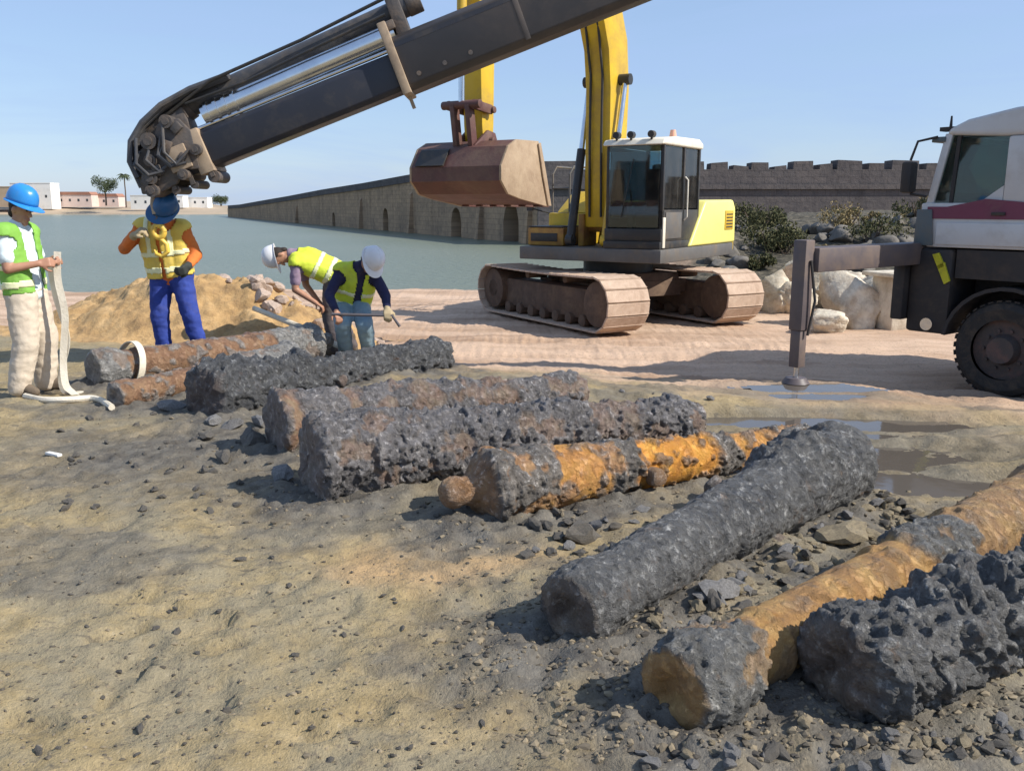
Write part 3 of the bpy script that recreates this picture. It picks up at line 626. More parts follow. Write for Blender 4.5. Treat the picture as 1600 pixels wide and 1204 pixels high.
# long wall running away over the water, its top stepping down towards the far end
WA = Vector((3.2, 106, 0)); WB = Vector((-112, 356, 0)); wd = (WB - WA); WL = wd.length; wd.normalize(); wn = Vector((wd.y, -wd.x, 0)) * -1
if wn.x > 0: wn = -wn
fort = empty('sea_wall', (WA.x, WA.y, SEA)); tag(fort, 'long brown stone sea wall with arches running out over the water', 'wall')
def wl(s, off, z): p = wd * s + wn * off; return (p.x, p.y, z)
prof_top = [(0, 8.1), (20, 8.0), (45, 8.4), (75, 7.6), (110, 6.9), (150, 5.8), (200, 4.6), (240, 3.6), (WL, 3.2)]
def wtop(s):
    for (a, za), (b, zb) in zip(prof_top, prof_top[1:]):
        if a <= s <= b: return za + (zb - za) * (s - a) / (b - a)
    return prof_top[-1][1]
arches = [(8, 4.6, 2.6), (27, 4.0, 2.2), (62, 3.2, 2.4), (101, 2.8, 1.6)]   # position, width, height of spring
def wall_bm():
    m = MB()
    cuts = sorted(set([0.0, WL] + [float(s) for s in np.arange(0, WL, 12)] + [a - w / 2 for a, w, h in arches] + [a + w / 2 for a, w, h in arches]))
    def quad(s0, s1, z0a, z1a, z0b, z1b, off0=0, off1=0): m._add([wl(s0, off0, z0a), wl(s1, off0, z0b), wl(s1, off1, z1b), wl(s0, off1, z1a)], [(0, 1, 2, 3)])
    for a, b in zip(cuts, cuts[1:]):
        mid = (a + b) / 2; ar = [q for q in arches if abs(mid - q[0]) < q[1] / 2]
        if ar:
            p, w, h = ar[0]; n = 8
            for i in range(n):                                     # face above a round arch, its soffit and the dark back wall
                s0 = p - w / 2 + w * i / n; s1 = s0 + w / n
                z0 = h + math.sqrt(max(0, (w / 2) ** 2 - (s0 - p) ** 2)); z1 = h + math.sqrt(max(0, (w / 2) ** 2 - (s1 - p) ** 2))
                quad(s0, s1, z0, wtop(s0), z1, wtop(s1)); quad(s0, s1, z0, z0, z1, z1, 0, -4)
            for s in (a, b): m._add([wl(s, 0, -2.5), wl(s, 0, h), wl(s, -4, h), wl(s, -4, -2.5)], [(0, 1, 2, 3)])
            quad(a, b, -2.5, h + w / 2, -2.5, h + w / 2, -4, -4)
        else: quad(a, b, -2.5, wtop(a), -2.5, wtop(b))
        m._add([wl(a, 0, wtop(a)), wl(b, 0, wtop(b)), wl(b, -9, wtop(b)), wl(a, -9, wtop(a))], [(0, 1, 2, 3)])
        m._add([wl(a, -9, -2.5), wl(b, -9, -2.5), wl(b, -9, wtop(b)), wl(a, -9, wtop(a))], [(0, 1, 2, 3)])
    for s in (0, WL): m._add([wl(s, 0, -2.5), wl(s, -9, -2.5), wl(s, -9, wtop(s)), wl(s, 0, wtop(s))], [(0, 1, 2, 3)])
    return m
o = wall_bm().build('wall_face', 'fort_stone', fort); uv_wall(o, lambda c: Vector((c.x, c.y, 0)).dot(wd))
par = MB()
for a in np.arange(0, WL - 4, 4.0):
    a = float(a); b = a + 4.0
    par._add([wl(a, .25, wtop(a) - .1), wl(b, .25, wtop(b) - .1), wl(b, .25, wtop(b) + 1.1), wl(a, .25, wtop(a) + 1.1), wl(a, -1.2, wtop(a) - .1), wl(b, -1.2, wtop(b) - .1), wl(b, -1.2, wtop(b) + 1.1), wl(a, -1.2, wtop(a) + 1.1)],
             [(0, 1, 2, 3), (5, 4, 7, 6), (3, 2, 6, 7), (0, 4, 5, 1), (0, 3, 7, 4), (1, 5, 6, 2)])
o = par.build('parapet', 'fort_dark', fort); uv_wall(o, lambda c: Vector((c.x, c.y, 0)).dot(wd))
for k, s in enumerate((2.5, 17.5, 47, 78, 140)):
    m = MB(); t = wtop(s) - 1.6
    m._add([wl(s - .6, -.05, -2.4), wl(s + .6, -.05, -2.4), wl(s + .6, 1.1, -2.4), wl(s - .6, 1.1, -2.4), wl(s - .6, -.05, t), wl(s + .6, -.05, t), wl(s + .6, .35, t - .5), wl(s - .6, .35, t - .5)],
           [(0, 1, 2, 3), (4, 7, 6, 5), (3, 2, 6, 7), (0, 3, 7, 4), (1, 5, 6, 2), (0, 4, 5, 1)])
    o = m.build('buttress', 'fort_stone', fort); uv_wall(o, lambda c: Vector((c.x, c.y, 0)).dot(wd) + c.z * .1)
# crenellated curtain wall on the right
CY = 104.0
cur = empty('fort_curtain_wall', (3.0, CY, SEA)); tag(cur, 'dark grey crenellated fort wall closing the background', 'wall')
CW = 125.0; ch = 8.55
m = MB(); m.bx(0, CW, 0, 6, -2, ch); o = m.build('wall_face', 'fort_dark', cur); uv_wall(o, lambda c: c.x + c.y)
m = MB(); m.bx(-.2, CW, -.3, .2, ch - 2.2, ch - 1.7); o = m.build('string_course', 'fort_dark', cur); uv_wall(o, lambda c: c.x + c.y)
mer = [(1108, 1135, 9), (1143, 1167, 4), (1171, 1198, 9), (1207, 1226, 4), (1236, 1267, 11), (1277, 1297, 7), (1304, 1343, 12), (1353, 1377, 8), (1389, 1431, 12)]
px = 850
pre = [(848, 905, 11), (925, 960, 8), (975, 1010, 11), (1022, 1050, 7), (1062, 1098, 10)]
post = [(1442 + k * 42, 1442 + k * 42 + (34 if k % 2 else 24), 12 if k % 2 else 8) for k in range(26)]
rng = random.Random(5)
for a, b, h in pre + mer + post:
    x0, x1 = (a - 800) / FPX * CY * .98 - 3.0, (b - 800) / FPX * CY * .98 - 3.0; hh = h * CY / FPX + .1
    j = rng.uniform(-.08, .08)
    m = MB(); m.prism([(x0, ch), (x1, ch), (x1 - .06, ch + hh + j), (x0 + .05, ch + hh - j)], .003, 2.4, 'xz')
    o = m.build('merlon', 'fort_dark', cur); uv_wall(o, lambda c: c.x + c.y)
# ------------------------------------------------------------------ cannons
def cannon_profile(t, rb, rm):
    """radius along a muzzle-loading gun, t = 0 breech ... 1 muzzle face (arrays)"""
    r = rb + (rm * 0.86 - rb) * t
    r = r + np.where(t < 0.34, 0.012, 0) + np.where((t >= 0.34) & (t < 0.56), 0.005, 0)
    for c, w, h in ((0.015, 0.016, 0.028), (0.12, .008, .012), (0.34, .010, .016), (0.56, .009, .013), (0.84, .008, .012)):
        r = r + h * np.exp(-((t - c) / w) ** 2)
    r = r + rm * 0.20 * sstep(0.88, 0.965, t) - rm * 0.12 * sstep(0.975, 1.0, t)
    return r
def make_cannon(spec):
    A, B = spec['ax']; L = (B - A).length; d = (B - A).normalized()
    breechA = spec['muz'] == 'B'
    rb, rm = (spec['ra'], spec['rb']) if breechA else (spec['rb'], spec['ra'])
    rb -= spec['crust'] * .6; rm -= spec['crust'] * .5
    near = A.y < 5.5; NT, NL = (132, 330) if near else (96, 220)
    u = np.linspace(0, 1, NL); tt = u if breechA else 1 - u
    prof = cannon_profile(tt, rb, rm)
    th = np.linspace(0, 2 * np.pi, NT, endpoint=False)
    U, TH = np.meshgrid(u, th, indexing='ij'); PR = np.repeat(prof[:, None], NT, 1)
    lx = (U * L).ravel(); ca, sa = np.cos(TH).ravel(), np.sin(TH).ravel(); pr = PR.ravel(); uf = U.ravel()
    base = np.stack([lx, ca * pr, sa * pr], 1); sd_ = spec['seed'] * 101
    bare = np.zeros_like(uf)
    wob = 0.035 * fbm(base * 6.0, sd_ + 3, 4)
    for a, b, am in spec['bare']:
        bare = np.maximum(bare, am * sstep(a - .012, a + .012, uf + wob) * (1 - sstep(b - .015, b + .015, uf + wob)))
    spots = sstep(0.18, 0.34, fbm(base * 5.5, sd_ + 9, 4)); bare = bare * (1 - spec.get('patchy', .7) * sstep(.1, .4, fbm(base * 8, sd_ + 13, 4)))
    if spec['bare']: bare = np.maximum(bare, spots * .45)
    cr = spec['crust'] * (1 - 0.88 * bare)
    big = fbm(base * 3.2, sd_, 3); lum = np.maximum(0, ridged(base * 7.5, sd_ + 5, 5, .62) - 0.60) * 2.6; fin = fbm(base * 22, sd_ + 7, 4, .6); bil = .42 - np.abs(fbm(base * 13, sd_ + 6, 3))
    disp = cr * (0.30 + 0.85 * big + 0.75 * lum + 0.42 * fin + 0.75 * bil) + .0025 * fin + bare * .003 * fbm(base * 14, sd_ + 8, 3)
    if spec.get('terrace'):                                  # flaking sheets of crust
        st = spec['terrace']; qd = disp / st + .35 * fbm(base * 4, sd_ + 51, 3); fl = np.floor(qd); fr_ = qd - fl
        disp = .3 * disp + .7 * st * (fl + sstep(.78, 1.0, fr_))
    for (a, b, am) in spec.get('lumps', []):
        disp = disp + am * sstep(a - .05, a + .03, uf) * (1 - sstep(b - .03, b + .03, uf)) * np.maximum(0, .55 + fbm(base * 9, sd_ + 31, 4)) * sstep(-.2, .9, sa)
    rr = pr + disp
    V = np.stack([lx + cr * .5 * fbm(base * 10, sd_ + 21, 3), ca * rr, sa * rr], 1)
    F = []
    ar = np.arange(NL * NT).reshape(NL, NT); nxt = np.roll(ar, -1, 1)
    F = np.stack([ar[:-1], nxt[:-1], nxt[1:], ar[1:]], -1).reshape(-1, 4).tolist()
    V = list(map(tuple, V)); bare = list(bare)
    # end faces: muzzle with a silted bore, breech with a domed base and cascabel knob
    def cap(end, muzzle):
        ring = list(ar[0] if end == 0 else ar[-1]); x0 = 0.0 if end == 0 else L; sg = -1 if end == 0 else 1
        r0 = prof[0] if end == 0 else prof[-1]
        if spec.get('capA') == 'flat' and end == 0: rings = [(.97, .012), (.85, .018), (.62, .016), (.38, .012), (.16, .014)]
        elif muzzle: rings = [(.94, .010), (.80, .016), (.60, .018), (.42, .012), (.36, .0), (.28, -.012), (.13, -.010)]
        else: rings = [(.86, .03), (.66, .05), (.50, .07), (.42, .10), (.40, .125), (.44, .155), (.45, .19), (.36, .225), (.16, .245)]
        prev = ring
        for f_, x_ in rings:
            p = np.stack([np.full(NT, x0 + sg * x_), np.cos(th) * r0 * f_, np.sin(th) * r0 * f_], 1)
            k = max(.012, spec['crust'] * .6); n = fbm(p * 11, sd_ + 41, 4); n2 = fbm(p * 11 + 7.7, sd_ + 43, 4)
            p[:, 0] += sg * k * n; p[:, 1] += k * .5 * n2; p[:, 2] += k * .5 * n
            b = len(V); V.extend(map(tuple, p)); bare.extend([spec.get('facebare', 0.25)] * NT); cur_ = list(range(b, b + NT))
            for i in range(NT): F.append((prev[i], prev[(i + 1) % NT], cur_[(i + 1) % NT], cur_[i]))
            prev = cur_
        F.append(tuple(prev))
    cap(0, not breechA); cap(1, breechA)
    o = from_np('barrel', np.array(V), F, spec['mat'], attrs={'bare': bare})
    bm = bmesh.new(); bm.from_mesh(o.data); bmesh.ops.recalc_face_normals(bm, faces=bm.faces); bm.to_mesh(o.data); bm.free()
    root = empty('cannon', (A.x, A.y, A.z)); q = d.to_track_quat('X', 'Z'); root.rotation_mode = 'QUATERNION'; root.rotation_quaternion = q
    tag(root, spec['label'], 'cannon', 'old iron cannons laid out on the mud'); o.parent = root
    # trunnions: stub axles each side, a bit below the bore line
    roll = spec.get('roll', 0.0); tpos = (0.43 if breechA else 0.57) * L
    rt = float(np.interp(tpos / L, u, prof))
    for s in (-1, 1):
        y = math.cos(roll) * s; z = math.sin(roll) * s; n = 18; tv, tf = [], []
        for i, (k, w) in enumerate(((.75, 1.08), (1.02, 1.04), (1.22, 1.0), (1.42, .98), (1.50, .8), (1.52, .4))):
            for j in range(n):
                a = 2 * math.pi * j / n; rad = .052 * w * (1 + .12 * math.sin(3 * a + i + spec['seed']))
                tv.append((tpos + math.cos(a) * rad, y * rt * k - z * math.sin(a) * rad, z * rt * k + abs(y) * math.sin(a) * rad - .02))
        for i in range(5):
            for j in range(n): tf.append((i * n + j, i * n + (j + 1) % n, (i + 1) * n + (j + 1) % n, (i + 1) * n + j))
        tf.append(tuple(range(5 * n, 6 * n)))
        from_np('trunnion', np.array(tv), tf, spec['mat'], root, attrs={'bare': [0.3] * len(tv)})
    return root
CANNONS[6]['lumps'] = [(.70, .86, .07)]; CANNONS[6]['roll'] = .5
CANNONS[2]['lumps'] = [(0, .35, .06), (.6, 1, .04)]; CANNONS[5]['facebare'] = .35; CANNONS[7]['facebare'] = .9; CANNONS[0]['facebare'] = 0
CANNONS[3]['lumps'] = [(.3, .7, .03)]; CANNONS[4]['lumps'] = [(.4, .95, .035)]; CANNONS[8]['lumps'] = [(.15, .9, .05)]
CANNONS[4]['terrace'] = .024; CANNONS[3]['terrace'] = .02; CANNONS[5]['terrace'] = .014; CANNONS[7]['terrace'] = .016; CANNONS[6]['terrace'] = .008
for c in CANNONS: make_cannon(c)

# ------------------------------------------------------------------ rocks, lumps, mound
def rock_mesh(name, seed, mat, sub=2, rough=.28, cuts=5, squash=(1, 1, 1), fine=.06):
    bm = bmesh.new(); bmesh.ops.create_icosphere(bm, subdivisions=sub, radius=1.0); rng = random.Random(seed)
    P = np.array([v.co[:] for v in bm.verts]); n = fbm(P * 1.1 + seed * 3.3, seed, 3); P = P * (1 + rough * n)[:, None]
    for _ in range(cuts):
        d = np.array([rng.gauss(0, 1), rng.gauss(0, 1), rng.gauss(0, .8)]); d /= np.linalg.norm(d); h = rng.uniform(.48, .78)
        e = P @ d - h; P = P - np.outer(np.maximum(0, e) * .92, d)
    P = P * (1 + fine * fbm(P * 5 + seed, seed + 5, 4, .65))[:, None] * np.array(squash)
    for v, p in zip(bm.verts, P): v.co = p
    me = bpy.data.meshes.new(name); bm.to_mesh(me); bm.free(); me.materials.append(MAT[mat])
    me.polygons.foreach_set('use_smooth', [True] * len(me.polygons))
    if sub <= 2:
        try: me.set_sharp_from_angle(angle=R(18))
        except Exception: pass
    return me
def put(name, me, loc, scale, rot, label, cat, group=None):
    o = bpy.data.objects.new(name, me); o.location = loc; o.scale = scale if hasattr(scale, '__len__') else (scale,) * 3
    o.rotation_euler = rot; link(o); tag(o, label, cat, group); return o

# white quarry blocks behind the jack leg  (picture spot, size in m, label)
blocks = [((1216, 486), (.46, .42, .34), 'white quarry boulder between the excavator track and the jack leg', 11, 7),
          ((1248, 490), (.30, .36, .26), 'low pitted white boulder just beside the jack leg', 12, 6),
          ((1250, 432), (.18, .2, .15), 'small white stone perched on top of the boulders by the excavator', 13, 5),
          ((1313, 482), (.42, .36, .34), 'pale boulder behind the big block next to the jack leg', 14, 6),
          ((1338, 512), (.46, .40, .42), 'biggest cream block standing next to the jack leg', 15, 8),
          ((1298, 520), (.22, .26, .17), 'flat shaded stone at the foot of the jack leg blocks', 16, 5),
          ((1368, 498), (.34, .36, .32), 'cream block wedged between the biggest block and the squared block', 17, 6),
          ((1285, 470), (.36, .36, .30), 'pale block behind the jack leg itself', 18, 6)]
for (p, q, lab, sd_, cu) in blocks:
    c = on(p[0], p[1]) if p[1] > 460 else at(p[0], p[1], 15.0); me = rock_mesh('boulder', sd_, 'white_rock', 4, .3, cu + 6, (1, 1, 1), .09)
    q = tuple(v_ * 1.62 for v_ in q); z = zg(c.x, c.y) + q[2] * .5 if p[1] > 460 else zg(c.x, c.y) + .92
    put('boulder', me, (c.x, c.y + .2, z), q, (0, 0, sd_ * .7), lab, 'boulder', 'pale quarry blocks behind the crane truck')
c = on(1405, 516)
m = MB(Matrix.Translation((c.x, c.y + .25, zg(c.x, c.y))) @ Matrix.Rotation(.35, 4, 'Z')); m.bx(-.24, .28, -.22, .3, -.05, .86)
sb = m.build('stone_post', 'white_rock', None, bevel=.03); tag(sb, 'squared white stone block with a slab on top beside the truck', 'block')
m = MB(Matrix.Translation((c.x, c.y + .25, zg(c.x, c.y))) @ Matrix.Rotation(.35, 4, 'Z')); m.bx(-.38, .46, -.32, .4, .862, .93); sb2 = m.build('stone_slab', 'white_rock', None, bevel=.015)
tag(sb2, 'thin white slab lying on top of the squared stone block', 'slab')
# dark stones and scrub on the bank behind
rng = random.Random(21); bank_me = [rock_mesh('bank_rock', 60 + k, 'bank_rock', 3, .25, 7, (1, .9, .65), .06) for k in range(5)]
bank_labels = 'dark weathered stone on the scrubby bank below the fort wall'
for k in range(130):
    px_ = rng.uniform(1095, 1640); y = rng.uniform(17.2, 27.5); x = (px_ - 800) / FPX * y; s = rng.uniform(.12, .42)
    put('bank_rock', bank_me[k % 5], (x, y, zg(x, y) + s * .2), (s, s * rng.uniform(.8, 1.2), s), (rng.uniform(-.3, .3), rng.uniform(-.3, .3), rng.uniform(0, 6.3)), bank_labels, 'rock', 'stones on the bank')
for k in range(34):
    px_ = rng.uniform(1085, 1680); y = rng.uniform(21, 31); x = (px_ - 800) / FPX * y; h = rng.uniform(.35, .85); dry = rng.random() < .35
    t = empty('scrub_bush', (x, y, zg(x, y) - .05)); tag(t, 'dry straw-coloured bush on the bank below the fort wall' if dry else 'dark green scrub bush on the bank below the fort wall', 'bush', 'dry bushes on the bank' if dry else 'green bushes on the bank')
    cs = [((rng.uniform(-.5, .5) * h * 1.5, rng.uniform(-.5, .5) * h, h * rng.uniform(.3, .8)), h * rng.uniform(.25, .42)) for _ in range(8)]
    V, Fc = leaf_cloud(900, cs, .045, rng, .45); from_np('foliage', V, Fc, 'leaf_dry' if dry else 'leaf_scrub', t, smooth=False)
    m = MB()
    for j in range(5):
        a = rng.uniform(0, 6.3); m.tube([(0, 0, 0), (math.cos(a) * h * .3, math.sin(a) * h * .3, h * .4), (math.cos(a) * h * .5, math.sin(a) * h * .4, h * .75)], [.025, .015, .006], 5)
    m.build('stem', 'bark', t, smooth=True)

# sand mound behind the men
mc = at(300, 470, 11.6); NM = 150; gu = np.linspace(-1, 1, NM); MU, MV = np.meshgrid(gu, gu); mu, mv = MU.ravel(), MV.ravel()
mxx = mc.x - .1 + mu * 3.1; myy = 12.1 + mv * 1.75; Pm = np.stack([mxx, myy, mxx * 0], 1)
rad = np.hypot(mu * 1.0, mv); hm = np.maximum(0, 1 - sstep(.15, 1.0, rad + .12 * fbm(Pm * .9, 131, 3)))
crest = .80 + .10 * fbm(Pm * .8, 133, 3) + .10 * sstep(-.2, .4, mu) - .1 * sstep(.0, -.8, mu)
hz = hm * crest + hm ** .5 * (.10 * fbm(Pm * 2.4, 135, 5, .6) + .22 * np.maximum(0, ridged(Pm * 3.2, 137, 5) - .62)) + .02 * fbm(Pm * 9, 139, 3) * sstep(0, .1, hm)
gz = terrain_full(mxx, myy); ii = np.arange(NM * NM).reshape(NM, NM)
FF = np.stack([ii[:-1, :-1], ii[:-1, 1:], ii[1:, 1:], ii[1:, :-1]], -1).reshape(-1, 4)
mo = from_np('sand_mound', np.stack([mxx, myy, gz - .03 + hz], 1), FF, 'mound_sand'); tag(mo, 'orange sand heap behind the men at the water edge', 'sand heap')
def zm(x, y):
    i = int(np.clip((x - mxx[0]) / (mxx[-1] - mxx[0]) * (NM - 1), 0, NM - 1)); j = int(np.clip((y - myy[0]) / (myy[-1] - myy[0]) * (NM - 1), 0, NM - 1))
    if 0 < i < NM - 1 and 0 < j < NM - 1: return max(zg(x, y), float((gz - .03 + hz).reshape(NM, NM)[j, i]))
    return zg(x, y)
rng = random.Random(33); rub = [rock_mesh('rubble', 80 + k, 'shell_lump', 2, .25, 5, (1, .9, .7)) for k in range(4)]
for k in range(26):
    px_ = rng.gauss(425, 38); y = rng.uniform(11.4, 12.6); x = (px_ - 800) / FPX * y; s = rng.uniform(.05, .15)
    put('rubble_stone', rub[k % 4], (x, y, zm(x, y) + s * .3), s, (rng.random(), rng.random(), rng.uniform(0, 6.3)), 'pinkish rubble stone on the crest of the sand heap', 'stone', 'rubble on the sand heap')
for k in range(16):
    px_ = rng.uniform(470, 590); py_ = rng.uniform(535, 560); c = on(px_, py_); s = rng.uniform(.04, .11)
    put('rubble_stone', rub[k % 4], (c.x, c.y + .6, zm(c.x, c.y + .6) + .02), s, (rng.random(), rng.random(), rng.uniform(0, 6.3)), 'pale broken stone at the feet of the bending men', 'stone', 'rubble at the feet of the bending men')

# lumps of fallen crust: counted ones
def clear(x, y, mrg):
    return min(float(seg_dist(np.array([x]), np.array([y]), *c['ax'])[0]) - max(c['ra'], c['rb']) for c in CANNONS) > mrg
lm = {k: [rock_mesh(k, 200 + i * 7 + len(k), k, 2, .5, 7, (1, .8, .6), .22) for i in range(5)] for k in ('mud_lump', 'grey_lump', 'tan_lump', 'shell_lump')}
def lump(px_, py_, s, kind, label, group, rngl, force=False):
    c = on(px_, py_)
    if not force and not clear(c.x, c.y, s * .15): return
    put('mud_clod' if 'clod' in label else 'crust_lump', lm[kind][rngl.randrange(5)], (c.x, c.y, zg(c.x, c.y) + s * .28), (s * rngl.uniform(.8, 1.3), s * rngl.uniform(.8, 1.2), s * rngl.uniform(.8, 1.1)), (rngl.uniform(-.4, .4), rngl.uniform(-.4, .4), rngl.uniform(0, 6.3)), label, 'lump', group)
rl = random.Random(55)
for _ in range(60): lump(rl.uniform(20, 800), rl.uniform(760, 1190), rl.uniform(.008, .020), 'mud_lump', 'dark clod of mud on the open foreground sand', 'clods on the foreground sand', rl)
for _ in range(60): lump(rl.uniform(90, 460), rl.uniform(645, 800), rl.uniform(.015, .035), 'mud_lump', 'dark clod on the grey mud in front of the left cannons', 'clods in front of the left cannons', rl)
for _ in range(150):
    t = rl.random(); lump(1010 + t * 330 + rl.gauss(0, 30), 960 - t * 150 + rl.gauss(0, 20), rl.uniform(.015, .05), rl.choice(['tan_lump', 'grey_lump', 'mud_lump', 'tan_lump']), 'piece of broken crust between the long dark cannon and the ochre cannon', 'crust pieces between the front cannons', rl)
for _ in range(70): lump(rl.uniform(1000, 1600), rl.uniform(1120, 1204), rl.uniform(.012, .035), rl.choice(['tan_lump', 'grey_lump', 'mud_lump']), 'crumb of crust on the sand below the coarse grey cannon', 'crust crumbs at the front', rl)
for _ in range(30): lump(rl.uniform(820, 1010), rl.uniform(800, 870), rl.uniform(.02, .05), rl.choice(['mud_lump', 'mud_lump', 'grey_lump']), 'dark crust piece under the orange-patched cannon', 'crust pieces under the orange cannon', rl)
for _ in range(24): lump(rl.uniform(1370, 1460), rl.uniform(770, 830), rl.uniform(.02, .045), rl.choice(['mud_lump', 'tan_lump']), 'crust piece behind the thick end of the long dark cannon', 'crust pieces behind the long dark cannon', rl)
lump(442, 748, .085, 'grey_lump', 'pale grey concretion lump against the end of the thickest cannon', None, rl, True)
lump(1312, 842, .11, 'tan_lump', 'biggest tan crust slab wedged between the long dark and ochre cannons', None, rl, True)
lump(1120, 930, .09, 'grey_lump', 'flat grey crust slab lying along the ochre cannon', None, rl, True)
lump(350, 720, .09, 'mud_lump', 'dark mud heap in the shade of the left cannons', None, rl, True)
lump(905, 845, .10, 'mud_lump', 'dark brown crust slab leaning under the orange-patched cannon', None, rl, True)
lump(400, 690, .11, 'mud_lump', 'dark lump fallen below the knobbly cannon', None, rl, True)
lump(740, 778, .05, 'shell_lump', 'pale chip lying below the breech knob of the orange-patched cannon', None, rl, True)
for _ in range(30):
    t = rl.random(); lump(rl.uniform(270, 520), rl.uniform(612, 705), rl.uniform(.04, .10), rl.choice(['mud_lump', 'grey_lump', 'mud_lump']), 'dark concretion lodged in the gap between the knobbly and ring-ended cannons', 'concretions between the left cannons', rl)
for _ in range(45): lump(rl.uniform(520, 1120), rl.uniform(600, 740), rl.uniform(.02, .07), rl.choice(['grey_lump', 'mud_lump', 'shell_lump']), 'broken crust piece in the gap behind the thickest grey cannon', 'crust pieces behind the thickest cannon', rl)
c = on(84, 712); m = MB(Matrix.Translation((c.x, c.y, zg(c.x, c.y) + .012)) @ Matrix.Rotation(-.5, 4, 'Z')); m.box((0, 0, 0), (.13, .035, .018))
tag(m.build('wood_chip', 'house_white', None, bevel=.004), 'white chip lying alone on the sand before the man in white shirt', 'chip')
# crumbs nobody could count
rng = np.random.default_rng(3); V, Fc = [], []
ico = bmesh.new(); bmesh.ops.create_icosphere(ico, subdivisions=1, radius=1.0); IV = np.array([v.co[:] for v in ico.verts]); IF = [[v.index for v in f.verts] for f in ico.faces]; ico.free()
cnt = 0
while cnt < 6500:
    px_, py_ = rng.uniform(-60, 1660), 640 + 560 * rng.random() ** .8
    d_ = ray(px_, py_); y = -CAM_H / d_.z; x = d_.x * y
    if y > 8: continue
    dm = min(float(seg_dist(np.array([x]), np.array([y]), *c['ax'])[0]) for c in CANNONS) - .18
    if rng.random() > (1.0 if dm < .35 else .45): continue
    s = (.0022 + .0075 * rng.random() ** 2.2) * (1.6 if dm < .3 else 1); z = zg(x, y); jit = 1 + rng.uniform(-.35, .35, (len(IV), 1)); b = len(V)
    q = IV * jit * s * np.array([rng.uniform(.8, 1.5), rng.uniform(.8, 1.3), .75]) + np.array([x, y, z + s * .3]); q[:, 2] -= s * .25; V += q.tolist(); Fc += [[b + i for i in f_] for f_ in IF]; cnt += 1
cb = from_np('mud_crumbs', V, Fc, 'crumb', smooth=False); tag(cb, 'small dark crumbs of mud scattered over the sand', 'crumbs', kind='stuff')
M_plain('crane_hose', (0.075, 0.075, 0.08), (0.045, 0.045, 0.05), 6, 0.5, (0.16, 0.13, 0.10), 0.45, 4)
# ------------------------------------------------------------------ excavator
EX = Vector((1.9, 16.0, 0)); EX.z = zg(1.95, 15.0) + .0
ex = empty('excavator', EX); tag(ex, 'yellow crawler excavator holding its bucket up before the sea wall', 'excavator')
LO = Matrix.Translation((-.1, 0, 0)) @ Matrix.Rotation(R(30), 4, 'Z'); UP = Matrix.Rotation(R(-32), 4, 'Z')
# undercarriage ------------------------------------------------------
TL, TH_, TW = 4.3, .96, .80; rr_ = TH_ / 2 - .06
shoe = MB(); shoe.bx(-TW / 2, TW / 2, -.098, .098, -.015, .015)
for yy in (-.084,): shoe.bx(-TW / 2, TW / 2, yy - .007, yy + .007, .0151, .026)
shoe_o = shoe.build('track_shoe', 'mud_steel', None, bevel=.004, seg=1); shoe_me = shoe_o.data; bpy.data.objects.remove(shoe_o)
per_straight = TL - 2 * (TH_ / 2); per = 2 * per_straight + 2 * math.pi * rr_; NS = 46
for sx in (-1, 1):
    cx = sx * 1.22
    fr = MB(LO); fr.prism([(-1.55, .2), (1.55, .2), (1.6, .42), (1.3, .68), (-1.3, .68), (-1.6, .42)], cx - .2, cx + .2)
    for yy in (-TL / 2 + TH_ / 2, TL / 2 - TH_ / 2): fr.cyl((cx - .30, yy, TH_ / 2), (cx + .30, yy, TH_ / 2), .36, n=24)
    for k in range(7): fr.cyl((cx - .26, -1.2 + k * .4, .17), (cx + .26, -1.2 + k * .4, .17), .10, n=12)
    for k in range(2): fr.cyl((cx - .2, -.6 + k * 1.2, .8), (cx + .2, -.6 + k * 1.2, .8), .07, n=12)
    fr.cyl((cx - .3, TL / 2 - TH_ / 2, TH_ / 2), (cx + .3, TL / 2 - TH_ / 2, TH_ / 2), .17, n=16)
    trk = fr.build('track', 'mud_dark', ex, bevel=.012)
    for k in range(NS):
        s = (k + .5) / NS * per; half = per_straight / 2
        if s < per_straight: y, z, a = -half + s, TH_ / 2 + rr_, 0
        elif s < per_straight + math.pi * rr_:
            t = (s - per_straight) / rr_; y, z, a = half + math.sin(t) * rr_, TH_ / 2 + math.cos(t) * rr_, -t
        elif s < 2 * per_straight + math.pi * rr_:
            y, z, a = half - (s - per_straight - math.pi * rr_), TH_ / 2 - rr_, math.pi
        else:
            t = (s - 2 * per_straight - math.pi * rr_) / rr_; y, z, a = -half - math.sin(t) * rr_, TH_ / 2 - math.cos(t) * rr_, math.pi - t
        sag = -.025 * math.cos(y / half * 1.5) if (a == 0) else 0
        o = bpy.data.objects.new('track_shoe', shoe_me); link(o, trk)
        o.matrix_local = LO @ Matrix.Translation((cx, y, z + sag)) @ Matrix.Rotation(a, 4, 'X')
m = MB(LO); m.prism([(-.9, .45), (.9, .45), (.8, .85), (-.8, .85)], -.85, .85); m.bx(-1.0, 1.0, -.85, -.45, .5, .72); m.bx(-1.0, 1.0, .45, .85, .5, .72)
m.build('car_body', 'mud_dark', ex, bevel=.02)
MB().cyl((0, 0, .85), (0, 0, 1.08), .62, n=40).build('slew_ring', 'exc_black', ex, smooth=True)
